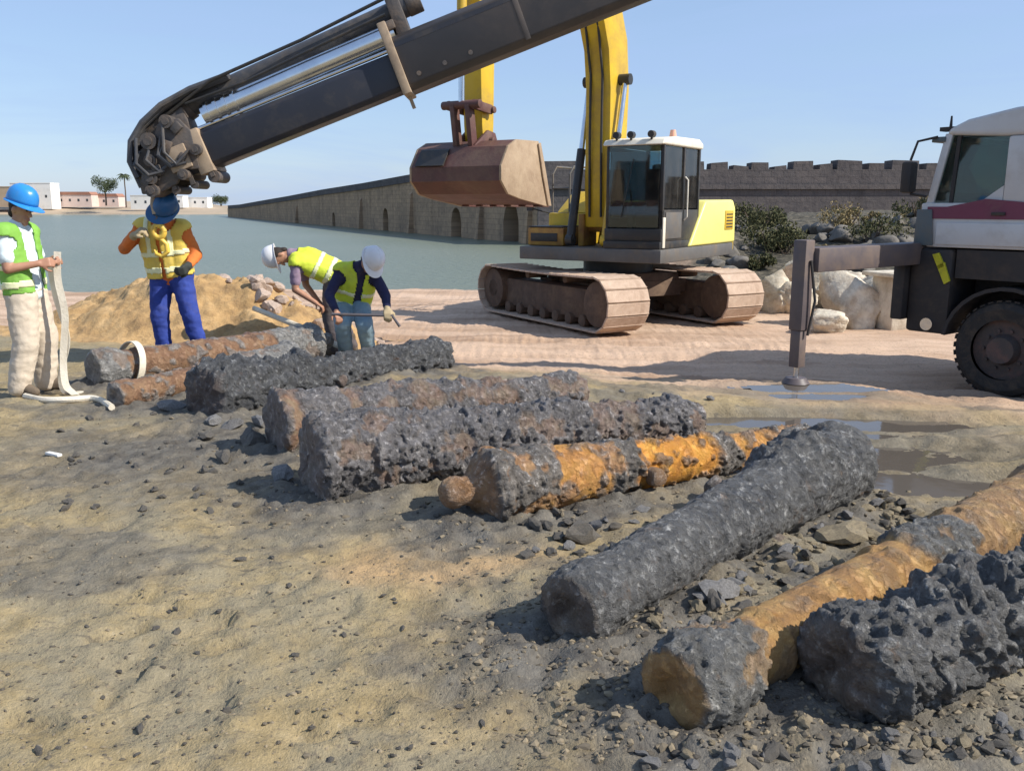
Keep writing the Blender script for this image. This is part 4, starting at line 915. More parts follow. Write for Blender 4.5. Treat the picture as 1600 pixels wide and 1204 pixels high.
# upper structure ----------------------------------------------------
m = MB(UP); m.prism([(-1.34, -1.2), (1.34, -1.28), (1.36, 2.2), (1.1, 2.55), (-1.1, 2.55), (-1.36, 2.2)], 1.08, 1.3, 'xy'); m.build('deck', 'exc_grey', ex, bevel=.02)
m = MB(UP); m.prism([(-.02, 1.305), (.62, 2.0), (.70, 2.08), (2.15, 2.1), (2.3, 1.95), (2.34, 1.305)], .56, 1.35); sp = m.build('side_housing', 'exc_sunlit_yellow', ex, bevel=.045, seg=3)
m = MB(UP); m.bx(1.351, 1.362, 1.7, 2.15, 1.55, 1.9); m.build('grille', 'exc_yellow', sp, bevel=.004)
for k in range(5): MB(UP).bx(1.3625, 1.369, 1.76, 2.10, 1.59 + k * .058, 1.61 + k * .058).build('slat', 'exc_black', sp)
m = MB(UP); m.bx(-.55, .555, .5, 2.2, 1.305, 2.04); m.build('engine_hood', 'exc_yellow', ex, bevel=.04)
m = MB(UP); m.prism([(-1.33, 2.0), (1.33, 2.352), (1.1, 2.72), (0, 2.86), (-1.1, 2.72)], 1.12, 2.0, 'xy'); m.build('counterweight', 'exc_yellow', ex, bevel=.06, seg=3)
m = MB(UP); m.bx(-1.36, -.56, -.15, 1.98, 1.305, 1.86); tb = m.build('tool_box', 'exc_yellow', ex, bevel=.03)
m = MB(UP); m.bx(-1.32, -.6, -.95, -.16, 1.305, 1.62); tk = m.build('fuel_tank', 'exc_rustyellow', ex, bevel=.03)
m = MB(UP); m.bx(-1.25, -.72, -.965, -.951, 1.38, 1.52); m.build('hatch', 'exc_black', tk, bevel=.004)
m = MB(UP); m.bx(-1.3, -.62, -.955, -.16, 1.621, 1.64); m.build('step_plate', 'exc_black', tk)
m = MB(UP); m.prism([(-.14, 1.865), (.5, 2.25), (1.9, 2.25), (1.95, 1.865)], -1.2, -.5); m.build('sloping_hood', 'exc_yellow', tb, bevel=.03)
m = MB(UP)
for x in (-1.3, -.95):
    m.tube([(x, -.1, 1.87), (x, -.1, 2.55), (x + .02, 0, 2.68), (x + .02, .7, 2.68), (x, .8, 2.6), (x, .8, 1.87)], .019, 8)
m.tube([(-1.3, -.1, 2.3), (-.95, -.1, 2.3)], .016, 8)
m.build('handrail', 'exc_grey', tb, smooth=True)
m = MB(UP); m.cyl((-.9, 1.6, 1.86), (-.9, 1.6, 2.35), .06, n=14); m.build('exhaust', 'exc_black', ex, smooth=True)
# cab ------------------------------------------------------------------
x0, x1, y0, y1, z0, z1 = .30, 1.30, -1.26, .46, 1.305, 3.02
cb_ = MB(UP)
P = .065
for (x, y) in ((x0, y0 + .1), (x1 - P, y0 + .1), (x0, y1 - P), (x1 - P, y1 - P), (x1 - P, -.30)): cb_.bx(x, x + P, y, y + P, z0 + .35, z1 - .08)
cb_.bx(x0, x1, y0 + .02, y1, z0, z0 + .12); cb_.bx(x1 - .06, x1, y0 + .1, y1, z0 + .12, z0 + .62); cb_.bx(x0, x0 + .05, y0 + .1, y1, z0 + .12, z0 + .5); cb_.bx(x0, x1, y1 - .06, y1, z0 + .12, z0 + .75)
cb_.bx(x0, x1, y0 + .06, y0 + .12, z0 + .12, z0 + .32)
cab = cb_.build('cab', 'exc_black', ex, bevel=.01)
m = MB(UP); m.prism([(y0 - .02, z1 - .09), (y0 + .05, z1), (y0 + .5, z1 + .055), (y1 - .15, z1 + .07), (y1 + .03, z1), (y1 + .03, z1 - .09)], x0 - .03, x1 + .03); m.build('roof', 'cab_white', cab, bevel=.03, seg=3)
m = MB(UP); m.prism([(y0 + .07, z0 + .34), (y0 + .10, z0 + .34), (y0 + .10, z1 - .1), (y0 + .07, z1 - .1)], x0 + .067, x1 - .067); m.build('windscreen', 'glass_cab', cab)
m = MB(UP); m.bx(x1 - .035, x1 - .025, y0 + .17, -.302, z0 + .64, z1 - .1); m.build('side_window', 'glass_cab', cab)
m = MB(UP); m.bx(x1 - .035, x1 - .025, -.232, y1 - .067, z0 + .64, z1 - .1); m.build('side_window', 'glass_cab', cab)
m = MB(UP); m.bx(x0 + .025, x0 + .035, y0 + .17, y1 - .067, z0 + .52, z1 - .1); m.build('side_window', 'glass_cab', cab)
m = MB(UP); m.bx(x0 + .068, x1 - .068, y1 - .045, y1 - .035, z0 + .76, z1 - .1); m.build('rear_window', 'glass_cab', cab)
m = MB(UP); m.bx(x1 + .001, x1 + .012, -1.04, -.36, z0 + .16, z0 + .58); m.build('door_panel', 'exc_grey', cab, bevel=.004)
m = MB(UP); m.bx(x1 + .001, x1 + .02, -1.16, -1.06, z0 + .02, z0 + .5); m.build('cab_corner_trim', 'cab_white', cab, bevel=.005)
m = MB(UP); m.tube([(x1 + .01, -.26, z0 + .45), (x1 + .06, -.26, z0 + .5), (x1 + .06, -.26, z0 + 1.1), (x1 + .01, -.26, z0 + 1.15)], .014, 8); m.build('grab_rail', 'cab_white', cab, smooth=True)
m = MB(UP); m.bx(.55, 1.05, -.55, -.1, z0 + .12, z0 + .6); m.bx(.57, 1.03, -.14, .0, z0 + .6, z0 + 1.3); m.build('seat', 'seat_black', cab, bevel=.04)
m = MB(UP); m.bx(.42, .54, -.6, -.05, z0 + .12, z0 + .75); m.bx(1.06, 1.16, -.6, -.05, z0 + .12, z0 + .75); m.tube([(.48, -.55, z0 + .75), (.48, -.6, z0 + .95)], .02, 6); m.tube([(1.11, -.55, z0 + .75), (1.11, -.6, z0 + .95)], .02, 6); m.build('console', 'exc_grey', cab, bevel=.01)
m = MB(UP); m.tube([(x0 + .3, y0 + .05, z0 + .5), (x0 + .5, y0 + .05, z1 - .3)], .008, 6); m.build('wiper', 'exc_black', cab)
bcn = MB(UP); bcn.cyl((1.0, -.1, z1 + .05), (1.0, -.1, z1 + .10), .075, n=16); bcn.cyl((1.0, -.1, z1 + .10), (1.0, -.1, z1 + .21), .062, .045, n=16); bcn.build('beacon', 'beacon', cab, smooth=True)
for x in (.5, .75, 1.1): m = MB(UP); m.cyl((x, y0 - .0, z1 + .07), (x, y0 + .1, z1 + .07), .055, n=14); m.bx(x - .015, x + .015, y0 + .03, y0 + .06, z1 - .01, z1 + .03); m.build('work_lamp', 'exc_black', cab, smooth=True)
m = MB(UP); m.bx(-1.48, -1.36, -.72, -.68, 1.9, 2.15); m.tube([(-1.32, -.2, 1.86), (-1.42, -.7, 1.95)], .014, 6); m.build('mirror', 'exc_black', ex)
# boom: a bent box girder ------------------------------------------------
BX = -.08; cl = [(-.50, 1.62, .40), (-.47, 2.3, .56), (-.42, 3.1, .66), (-.40, 3.9, .72), (-.50, 4.6, .74), (-.86, 5.3, .72), (-1.5, 5.85, .64), (-2.6, 6.25, .52), (-3.7, 6.42, .44), (-4.25, 6.42, .36)]
def strip_outline(cl):
    L, Rr = [], []
    for i, (y, z, w) in enumerate(cl):
        a, b = cl[max(0, i - 1)], cl[min(len(cl) - 1, i + 1)]; d = Vector((b[0] - a[0], b[1] - a[1])).normalized(); n = Vector((-d.y, d.x))
        L.append((y + n.x * w / 2, z + n.y * w / 2)); Rr.append((y - n.x * w / 2, z - n.y * w / 2))
    return L + Rr[::-1]
def girder(M, cl, x0, x1, name, mat, parent, bevel=.015):
    m = MB(M); o = strip_outline(cl); n = len(cl)
    V = [(x, a, b) for x in (x0, x1) for a, b in o]; N = 2 * n; F = [(i, (i + 1) % N, N + (i + 1) % N, N + i) for i in range(N)]
    for k in (0, N):
        for i in range(n - 1): F.append((k + i, k + i + 1, k + N - 2 - i, k + N - 1 - i))
    m._add(V, F); return m.build(name, mat, parent, bevel=bevel)
boom = girder(UP, cl, BX - .23, BX + .23, 'boom', 'exc_yellow', ex)
m = MB(UP); m.bx(BX - .34, BX - .235, -.75, -.25, 1.305, 1.85); m.bx(BX + .235, BX + .34, -.75, -.25, 1.305, 1.85); m.cyl((BX - .36, -.5, 1.62), (BX + .36, -.5, 1.62), .08, n=16); m.build('boom_foot_bracket', 'exc_rustyellow', ex, bevel=.01)
for sx in (-1, 1):
    xc = BX + sx * .33; a = Vector((xc, -1.05, 1.42)); b = Vector((xc, -.42, 4.05)); d = (b - a).normalized(); mid = a + d * 1.55
    m = MB(UP); m.cyl(a, mid, .075, n=16); m.cyl(a + Vector((-.06, 0, 0)), a + Vector((.06, 0, 0)), .1, n=14); cy = m.build('boom_cylinder', 'exc_yellow' if sx > 0 else 'exc_black', ex, smooth=True)
    m = MB(UP); m.cyl(mid + d * .002, b, .048, n=14); m.build('piston_rod', 'chrome', cy, smooth=True)
m = MB(UP); m.cyl((BX - .43, -.42, 4.05), (BX + .43, -.42, 4.05), .09, n=18); m.build('boom_pin', 'exc_black', boom, smooth=True)
m = MB(UP); m.tube([(BX - .12, -.76, 1.8), (BX - .12, -.80, 3.0), (BX - .12, -.80, 4.1), (BX - .12, -1.0, 4.8), (BX - .12, -1.5, 5.45)], .022, 8); m.tube([(BX + .1, -.77, 1.8), (BX + .1, -.81, 3.0), (BX + .1, -.81, 4.1), (BX + .1, -1.0, 4.83), (BX + .1, -1.5, 5.48)], .022, 8); m.build('hose', 'exc_black', boom, smooth=True)
# arm, linkage, bucket ---------------------------------------------------
AY = -4.3
arm = girder(UP, [(AY + .1, 6.75, .3), (AY + .06, 6.45, .5), (AY + .03, 5.9, .52), (AY + .02, 5.0, .42), (AY, 4.0, .34), (AY, 3.05, .28), (AY, 2.75, .22)], BX - .15, BX + .15, 'arm', 'exc_yellow', ex)
m = MB(UP); m.cyl((BX, -1.2, 5.98), (BX, -3.2, 6.85), .08, n=16); m.cyl((BX, -3.2, 6.85), (BX, AY + .15, 6.75), .05, n=14); m.build('arm_cylinder', 'exc_yellow', ex, smooth=True)
m = MB(UP); m.cyl((BX, AY - .32, 5.9), (BX, AY - .37, 4.45), .065, n=16); bc = m.build('bucket_cylinder', 'exc_yellow', ex, smooth=True)
m = MB(UP); m.cyl((BX, AY - .371, 4.44), (BX, AY - .40, 3.28), .042, n=14); m.build('piston_rod', 'chrome', bc, smooth=True)
m = MB(UP)
for sx in (-1, 1):
    m.bar((BX + sx * .20, AY, 3.24), (BX + sx * .20, AY - .42, 3.28), .05, .12)
    m.bar((BX + sx * .12, AY - .40, 3.28), (BX + sx * .12, AY - .30, 2.62), .07, .13, (0, 1, 0))
m.cyl((BX - .30, AY - .40, 3.28), (BX + .30, AY - .40, 3.28), .055, n=14); m.cyl((BX - .26, AY, 3.24), (BX + .26, AY, 3.24), .045, n=14)
m.build('linkage', 'bucket_steel', ex, bevel=.008)
bw = .70
prof_b = [(.30, 2.80), (-.22, 2.80), (-.40, 2.72), (-.56, 2.48), (-.56, 2.32), (-.40, 2.17), (-.12, 2.11), (.55, 2.03)]
th_ = .03; m = MB(UP)
def off(pr, t):
    out = []
    for i, (a, b) in enumerate(pr):
        p, q = pr[max(0, i - 1)], pr[min(len(pr) - 1, i + 1)]; d = Vector((q[0] - p[0], q[1] - p[1])).normalized(); out.append((a - d.y * t, b + d.x * t))
    return out
pb = [(AY + a, b) for a, b in prof_b]; pi_ = off(pb, -th_); n = len(pb)
for i in range(n - 1):
    V = [(x, *q) for x in (BX - bw, BX + bw) for q in (pb[i], pb[i + 1], pi_[i + 1], pi_[i])]
    m._add(V, [(0, 1, 2, 3), (4, 7, 6, 5), (0, 4, 5, 1), (1, 5, 6, 2), (2, 6, 7, 3), (3, 7, 4, 0)])
bk = m.build('bucket', 'bucket_steel', ex)
for sx in (-1, 1):
    m = MB(UP); xa = BX + sx * (bw + .001); m.prism([(AY + a, b) for a, b in [(.34, 2.84), (-.22, 2.83), (-.42, 2.74), (-.59, 2.49), (-.59, 2.31), (-.42, 2.14), (-.12, 2.08), (.60, 1.98), (.46, 2.4)]], min(xa, xa + sx * .035), max(xa, xa + sx * .035)); m.build('side_plate', 'bucket_side', bk, bevel=.006)
    m = MB(UP); m.prism([(AY + a, b) for a, b in [(.30, 2.80), (.36, 2.82), (.52, 2.4), (.66, 1.99), (.58, 1.99), (.42, 2.4)]], xa + sx * .0355 - .0, xa + sx * .06); m.build('side_cutter', 'bucket_side', bk, bevel=.004)
for k in range(6):
    x = BX - bw + .1 + k * (2 * bw - .2) / 5; m = MB(UP); m.prism([(AY + .5, 1.98), (AY + .56, 2.09), (AY + .82, 1.97)], x - .05, x + .05); m.build('tooth', 'bucket_steel', bk, bevel=.008)
m = MB(UP)
for sx in (-.17, .17): m.prism([(AY - .5, 2.55), (AY + .2, 2.79), (AY + .12, 2.95), (AY - .05, 2.98), (AY - .36, 2.78)], BX + sx - .02, BX + sx + .02)
m.cyl((BX - .25, AY, 2.84), (BX + .25, AY, 2.84), .05, n=14); m.cyl((BX - .24, AY - .30, 2.64), (BX + .24, AY - .30, 2.64), .045, n=14); m.build('bucket_ear', 'bucket_steel', bk, bevel=.006)
m = MB(UP); m._add([(BX - .62, AY - .47, 2.72), (BX - .16, AY - .47, 2.72), (BX - .16, AY - .625, 2.51), (BX - .62, AY - .625, 2.51), (BX - .62, AY - .445, 2.73), (BX - .16, AY - .445, 2.73), (BX - .16, AY - .60, 2.50), (BX - .62, AY - .60, 2.50)], [(0, 1, 2, 3), (7, 6, 5, 4), (0, 4, 5, 1), (1, 5, 6, 2), (2, 6, 7, 3), (3, 7, 4, 0)]); m.build('wear_plate', 'exc_black', bk)

# ------------------------------------------------------------------ crane truck (faces away to the left)
TY = R(45); ta = Vector((math.sin(TY + math.pi / 2), 0, 0))
tf_ = at(1418, 560, 10.15); tr = empty('crane_truck', (tf_.x, 10.15, zg(tf_.x, 10.15) - .0))
tag(tr, 'silver crane truck with maroon stripe, its dark telescopic boom reaching over the men', 'truck')
# local frame: +x runs back along the truck (towards the camera right), +y across it away from the camera; origin under the near front corner
TM = Matrix.Rotation(R(-52), 4, 'Z')
def tm(): return MB(TM)
CL, CWd = 1.36, 2.3
# side outline of the cab (x back from the front, z)
cabp = [(.03, 1.7512), (.0, 2.0292), (.06, 2.2047), (.22, 2.8265), (.38, 2.9202), (1.0, 3.014), (CL, 3.0428), (CL, 1.58), (.12, 1.58)]
m = tm()
m.prism([(.03, 1.7653), (.0, 2.0477), (.02, 2.06), (CL, 2.06), (CL, 1.58), (.10, 1.58)], 0, CWd, 'xz'); cabt = m.build('cab', 'truck_silver', tr, bevel=.04, seg=3)
m = tm(); m.prism([(.20, 2.7833), (.24, 2.8553), (.42, 2.9347), (.9, 3.0212), (CL, 3.05), (CL, 2.74), (.80, 2.74)], .0, CWd, 'xz'); m.build('roof', 'truck_silver', cabt, bevel=.05, seg=3)
m = tm(); m.bx(.86, CL, .0, CWd, 2.0588, 2.7414); m.build('rear_panel', 'truck_silver', cabt, bevel=.03)
for yy in (.02, CWd - .08):
    m = tm(); m.prism([(.04, 2.0538), (.12, 2.0538), (.27, 2.7977), (.19, 2.7977)], yy, yy + .06, 'xz'); m.build('pillar', 'truck_silver', cabt, bevel=.008)
    m = tm(); m.prism([(.29, 2.0538), (.33, 2.0538), (.36, 2.7688), (.32, 2.7688)], yy + .01, yy + .05, 'xz'); m.build('window_bar', 'truck_dark', cabt)
    m = tm(); m.prism([(.32, 2.0607), (.62, 2.0607), (.86, 2.2409), (.86, 2.0607)], yy - .002, yy + .03, 'xz'); m.build('window_sill', 'truck_silver', cabt)
    m = tm(); m.prism([(.13, 2.06), (.30, 2.06), (.335, 2.776), (.28, 2.776)], yy + .022, yy + .028, 'xz'); m.build('quarter_window', 'glass_truck', cabt)
    m = tm(); m.prism([(.335, 2.06), (.859, 2.06), (.859, 2.7393), (.37, 2.7393)], yy + .022, yy + .028, 'xz'); m.build('door_window', 'glass_truck', cabt)
m = tm(); m._add([(.06, .1, 2.06), (.06, CWd - .1, 2.06), (.21, CWd - .1, 2.7833), (.21, .1, 2.7833), (.07, .1, 2.06), (.07, CWd - .1, 2.06), (.22, CWd - .1, 2.7833), (.22, .1, 2.7833)], [(0, 1, 2, 3), (7, 6, 5, 4), (0, 4, 5, 1), (1, 5, 6, 2), (2, 6, 7, 3), (3, 7, 4, 0)]); m.build('windscreen', 'glass_truck', cabt)
m = tm(); m.bx(.08, CL + .003, -.012, .001, 1.89, 2.02); m.prism([(.3, 2.02), (CL, 2.02), (CL, 2.0415), (.7, 2.1034), (.58, 2.0745)], -.010, .0015, 'xz'); m.build('stripe', 'truck_maroon', cabt)
m = tm(); m.bx(.20, CL - .04, -.02, -.001, 1.61, 1.85); m.build('door_panel', 'truck_silver', cabt, bevel=.012)
m = tm(); m.bx(.78, .92, -.035, -.0125, 1.929, 1.9637); m.build('door_handle', 'truck_dark', cabt, bevel=.006)
m = tm(); m.prism([(-.04, 1.595), (-.03, 1.9897), (.14, 1.9897), (.18, 1.595)], -.03, -.0125, 'xz'); m.build('corner_deflector', 'truck_teal', cabt, bevel=.006)
m = tm(); m.bx(.4, .8, .35, .85, 1.8076, 1.9897); m.bx(.7, .84, .35, .85, 1.9897, 2.5664); m.bx(.7, .84, .47, .73, 2.5664, 2.7255); m.build('seat', 'seat_black', cabt, bevel=.04)
m = tm(); m.bx(.1, .32, .2, CWd - .2, 1.903, 2.0962); m.build('dashboard', 'seat_black', cabt, bevel=.03)
# mirror, sun visor lamp
m = tm(); m.bx(-.16, -.04, -.22, -.05, 2.1685, 2.5085); mi = m.build('mirror', 'truck_dark', tr, bevel=.03); m = tm(); m.tube([(.12, .0, 2.7688), (-.05, -.10, 2.7255), (-.1, -.13, 2.523)], .014, 8); m.build('mirror_arm', 'truck_dark', mi, smooth=True); m = tm(); m.tube([(.05, .0, 2.1323), (-.08, -.12, 2.1613)], .014, 8); m.build('mirror_arm', 'truck_dark', mi, smooth=True)
m = tm(); m.cyl((.22, .06, 2.8553), (.22, .06, 2.9851), .018, .010, n=8); m.bx(.12, .3, .02, .16, 2.8265, 2.8698); m.build('marker_lamp', 'truck_dark', tr)
m = tm(); m.bx(.05, .2, .0, CWd, 2.7111, 2.7688); m.build('sun_visor', 'truck_teal', cabt, bevel=.01)
# bumper, chassis, fender, steps
m = tm(); m.bx(-.06, .42, -.02, CWd + .02, .62, 1.56); m.build('bumper', 'truck_dark', tr, bevel=.04)
m = tm(); m.bx(.10, 5.6, .70, .84, .7, 1.0); m.bx(.10, 5.6, CWd - .84, CWd - .70, .7, 1.0); m.bx(.45, 1.9, .5, CWd - .4, .75, 1.5); m.build('chassis', 'truck_dark', tr, bevel=.01)
m = tm()
for k in range(13):
    a0 = R(8 + k * 12.6); a1 = R(8 + (k + 1) * 12.6); cxw, czw = 1.02, .53
    q = [(cxw - math.cos(a) * r_, czw + math.sin(a) * r_) for a, r_ in ((a0, .62), (a1, .62), (a1, .66), (a0, .66))]
    m.prism(q, -.02, .42, 'xz')
m.bx(1.80, 1.98, -.0, .4, .5, 1.52); m.bx(.44, 1.8, .02, .5, 1.25, 1.56); m.build('fender', 'truck_dark', tr)
m = tm(); m.prism([(.26, 1.38), (.36, 1.18), (.42, 1.22), (.34, 1.42)], -.045, -.021, 'xz'); m.prism([(.20, 1.50), (.28, 1.34), (.345, 1.38), (.27, 1.52)], -.045, -.021, 'xz'); m.build('hazard_mark', 'hazard_yellow', tr)
m = tm(); m.cyl((.2, -.045, .72), (.2, -.0, .72), .07, n=18); m.build('headlamp', 'chrome', tr, smooth=True)
def wheel(x, y, r=.52, w=.30):
    m = tm(); n = 40; rings = [(.62, -.02), (.84, -.03), (.95, .0), (1.0, .05), (1.0, w - .05), (.95, w), (.8, w + .01), (.62, w)]
    V, F = [], []
    for f_, yy in rings:
        for i in range(n):
            a = 2 * math.pi * i / n; V.append((x + math.cos(a) * r * f_, y + yy, r + math.sin(a) * r * f_))
    for k in range(len(rings) - 1):
        for i in range(n): F.append((k * n + i, k * n + (i + 1) % n, (k + 1) * n + (i + 1) % n, (k + 1) * n + i))
    m._add(V, F); return m, r
for (x, y) in ((1.02, .02), (1.02, CWd - .32), (4.3, .02), (4.3, CWd - .32)):
    m, r = wheel(x, y); ty = m.build('wheel', 'rubber', tr, smooth=True)
    for i in range(36):
        a = 2 * math.pi * i / 36; t = tm(); t.box((x + math.cos(a) * r, y + .15, r + math.sin(a) * r), (.018, .26, .055), Matrix.Rotation(-a, 3, 'Y')); t.build('tread_lug', 'rubber', ty)
    m = tm(); m.cyl((x, y + .05, r), (x, y + .2, r), r * .63, n=32); m.cyl((x, y - .06, r), (x, y + .05, r), .14, .17, n=20); m.build('rim', 'rim', ty, smooth=True)
    for i in range(10):
        a = 2 * math.pi * i / 10; t = tm(); t.cyl((x + math.cos(a) * .21, y + .02, r + math.sin(a) * .21), (x + math.cos(a) * .21, y + .05, r + math.sin(a) * .21), .018, n=8); t.build('wheel_nut', 'rim', ty)
# flat bed and crane base behind the cab
m = tm(); m.bx(2.75, 6.2, .0, CWd, 1.15, 1.3); m.build('flat_bed', 'truck_dark', tr, bevel=.01)
m = tm(); m.bx(1.8, 2.6, .5, CWd - .5, .9, 1.5); m.cyl((2.2, CWd / 2, 1.5), (2.2, CWd / 2, 3.3), .26, .2, n=20); cbse = m.build('crane_column', 'crane_outer', tr, bevel=.01)
m = tm(); m.cyl((1.50, .20, 1.2), (1.50, .20, 2.9), .08, n=14); m.build('exhaust_stack', 'truck_dark', tr, smooth=True)
# front outrigger: beam across the truck's nose, jack leg
m = tm(); m.bx(-.20, .055, -2.0, CWd * .8, 1.38, 1.62); ob = m.build('outrigger_beam', 'outrigger_paint', tr, bevel=.012)
m = tm(); m.bx(-.20, -.061, -.12, 1.2, .75, 1.375); m.build('front_mount', 'truck_dark', tr, bevel=.02)
jx, jy = -.07, -2.08
m = tm(); m.bx(jx - .075, jx + .075, jy - .075, jy + .075, .80, 1.70); jl = m.build('jack_leg', 'outrigger_paint', tr, bevel=.012)
m = tm(); m.bx(jx - .058, jx + .058, jy - .058, jy + .058, .42, .799); m.build('leg_sleeve', 'outrigger_paint', jl, bevel=.008)
PJ = TM @ Vector((jx, jy, 0)); gj = zg(tr.location.x + PJ.x, tr.location.y + PJ.y) - tr.location.z
m = tm(); m.cyl((jx, jy, gj + .04), (jx, jy, .43), .028, n=14); m.build('jack_rod', 'chrome', jl, smooth=True)
m = tm(); m.cyl((jx, jy, gj - .01), (jx, jy, gj + .045), .14, .1, n=20); m.build('foot_plate', 'outrigger_paint', jl, smooth=True)
m = tm(); m.tube([(jx + .09, jy, 1.5), (jx + .13, jy + .05, 1.1), (jx + .09, jy + .02, .75)], .014, 8); m.build('hydraulic_hose', 'truck_dark', jl, smooth=True)

# crane boom: built in its own frame, u up the boom from the tip, v above it, w away from the camera
BD = 8.6; q0 = at(340, 262, BD); q1 = at(990, 2, BD); ang = math.atan2(q1.z - q0.z, q1.x - q0.x)
cr_ = empty('boom_frame', q0)
CM = Matrix.Rotation(-ang, 4, 'Y')            # x = u, z = v, y = w
def cm(): return MB(CM)
m = cm(); m.prism([(-.16, .04), (-.12, .0), (.12, .0), (.16, .04), (.16, .30), (.12, .345), (-.12, .345), (-.16, .30)], -.35, 2.4); m.build('inner_section', 'crane_navy', cr_, bevel=.01)
m = cm(); m.prism([(-.20, .02), (-.14, -.035), (.14, -.035), (.20, .02), (.20, .42), (.14, .47), (-.14, .47), (-.20, .42)], 1.96, 12.0); osec = m.build('outer_section', 'crane_outer', cr_, bevel=.012)
m = cm(); m.bx(1.90, 1.98, -.23, .23, -.05, .60); m.build('section_collar', 'crane_tan', osec, bevel=.01)
m = cm(); m.bx(1.92, 1.95, -.03, .03, -.16, -.05); m.build('drip_tab', 'crane_tan', osec)
m = cm(); m.bx(-.12, .02, -.19, .19, -.04, .37); m.build('tip_collar', 'crane_tan', cr_, bevel=.012)
for u_ in (3.1, 4.4, 5.7): m = cm(); m.bx(u_, u_ + .05, -.206, -.198, -.0, .42); m.build('weld_strip', 'crane_outer', osec, bevel=.002)
for u_ in (2.1, 2.35, 2.6): m = cm(); m.cyl((u_, -.208, .08), (u_, -.20, .08), .022, n=10); m.build('bolt', 'crane_iron', osec)
m = cm(); m.bx(1.97, 12.0, -.202, -.20, .36, .40); m.build('boom_edge', 'crane_navy', osec)
# rams along the top
m = cm(); m.cyl((.10, -.05, .46), (2.02, -.05, .50), .105, n=28); m.build('extension_ram', 'chrome', cr_, smooth=True)
m = cm(); m.cyl((.0, -.1, .365), (1.95, -.1, .372), .018, n=10); m.build('guide_rod', 'chrome', cr_, smooth=True)
m = cm(); m.cyl((-.05, .06, .62), (2.2, .04, .70), .092, n=24); m.cyl((-.12, .06, .615), (.3, .06, .632), .105, n=24); hr = m.build('upper_ram', 'crane_hose', cr_, smooth=True)
m = cm(); m.cyl((2.2, .04, .70), (2.34, .04, .705), .10, n=20); m.bx(2.04, 2.16, -.15, .15, .42, .78); m.bx(1.9, 2.05, -.18, .18, .52, .60); m.build('ram_bracket', 'crane_iron', hr, bevel=.01)
for k in range(4): m = cm(); m.cyl((.14 + k * .09, -.05, .461 + k * .0018), (.17 + k * .09, -.05, .4615 + k * .0018), .116, n=24); m.build('ram_ring', 'chrome', hr, smooth=True)
m = cm(); m.tube([(.0, -.14, .60), (.6, -.15, .58), (1.2, -.14, .62), (2.0, -.15, .66)], .014, 8); m.tube([(-.3, -.12, .55), (.3, -.16, .70), (1.2, -.1, .74), (2.1, -.12, .80)], .016, 8); m.build('hose', 'exc_black', hr, smooth=True)
# head: stacked cheek plates, rollers, hydraulic block
hd = cm()
hd.prism([(-.70, .0), (-.66, .20), (-.56, .36), (-.38, .42), (-.30, .52), (-.10, .50), (-.04, .36), (-.10, .02), (-.24, .06), (-.36, -.03), (-.55, -.05)], -.20, -.15, 'xz')
hd.prism([(-.70, .0), (-.66, .20), (-.56, .36), (-.38, .42), (-.30, .52), (-.10, .50), (-.04, .36), (-.10, .02), (-.24, .06), (-.36, -.03), (-.55, -.05)], .15, .20, 'xz')
hd.bx(-.52, -.12, -.13, .13, .05, .34); hd.bx(-.46, -.05, -.12, .12, .36, .6)
head = hd.build('boom_head', 'crane_iron', cr_, bevel=.012)
m = cm(); m.bx(-.34, -.14, -.235, -.2015, .06, .28); m.build('valve_block', 'crane_tan', head, bevel=.01)
for (u_, v_, r_) in ((-.55, .10, .07), (-.42, .40, .075), (-.2, .50, .06), (-.58, -.01, .06), (-.25, .02, .05), (-.05, .18, .05), (-.48, .24, .055)):
    m = cm(); m.cyl((u_, -.26, v_), (u_, .24, v_), r_, n=20); m.cyl((u_, -.275, v_), (u_, -.26, v_), r_ * .55, n=12); m.build('pin', 'crane_iron', head, smooth=True)
for (u_, v_, r_) in ((-.02, -.085, .055), (-.22, -.085, .04), (-.4, -.07, .04)):
    m = cm(); m.cyl((u_, -.16, v_), (u_, .16, v_), r_, n=20); m.bx(u_ - .02, u_ + .02, -.18, -.162, v_, v_ + .1); m.build('roller', 'crane_iron', head, smooth=True)
m = cm()
rh = random.Random(12)
for k in range(11):
    w = -.22 + k * .042; j = rh.uniform(-.03, .03); m.tube([(-.66 + j, w, .14 + rh.uniform(-.08, .05)), (-.66 + j, w * 1.05, .30 + j), (-.58 + j, w, .46 + j), (-.42, w * .9, .58 + j), (-.2, w * .85, .66 + j), (.1, w * .7, .70 + j * .6), (.45, w * .5, .70 + j * .4)], rh.uniform(.018, .034), 9)
for k in range(6):
    w = -.23 + rh.uniform(-.02, .01); u0 = rh.uniform(-.6, -.1); m.tube([(u0, w, rh.uniform(.3, .5)), (u0 - .08, w - .04, .25), (u0 - .02, w - .03, .12), (u0 + .12, w, rh.uniform(.05, .2))], .015, 8)
m.build('hose_bundle', 'crane_hose', head, smooth=True)
m = cm(); m.cyl((-.36, .04, .52), (-.02, .06, .61), .115, n=22); m.cyl((-.50, .02, .40), (-.36, .04, .52), .12, n=20); m.build('ram_end', 'crane_iron', head, smooth=True)
for (u_, v_, w_) in ((-.3, .3, .12), (-.47, .14, .1), (-.2, .16, .09), (-.14, .42, .1), (-.6, .08, .08)):
    m = cm(); m.box((u_, -.225, v_), (w_, .05, w_ * .8), Matrix.Rotation(u_ * 3, 3, 'Y')); m.build('bracket', 'crane_iron', head, bevel=.012)
# shackle link under the tip
tipl = (CM @ Vector((-.68, 0, -.05)))
m = MB(); m.tube([tipl + Vector((0, 0, .05)), tipl + Vector((-.015, 0, -.05)), tipl + Vector((.0, 0, -.14))], .03, 10); m.build('tip_link', 'crane_tan', head, smooth=True)
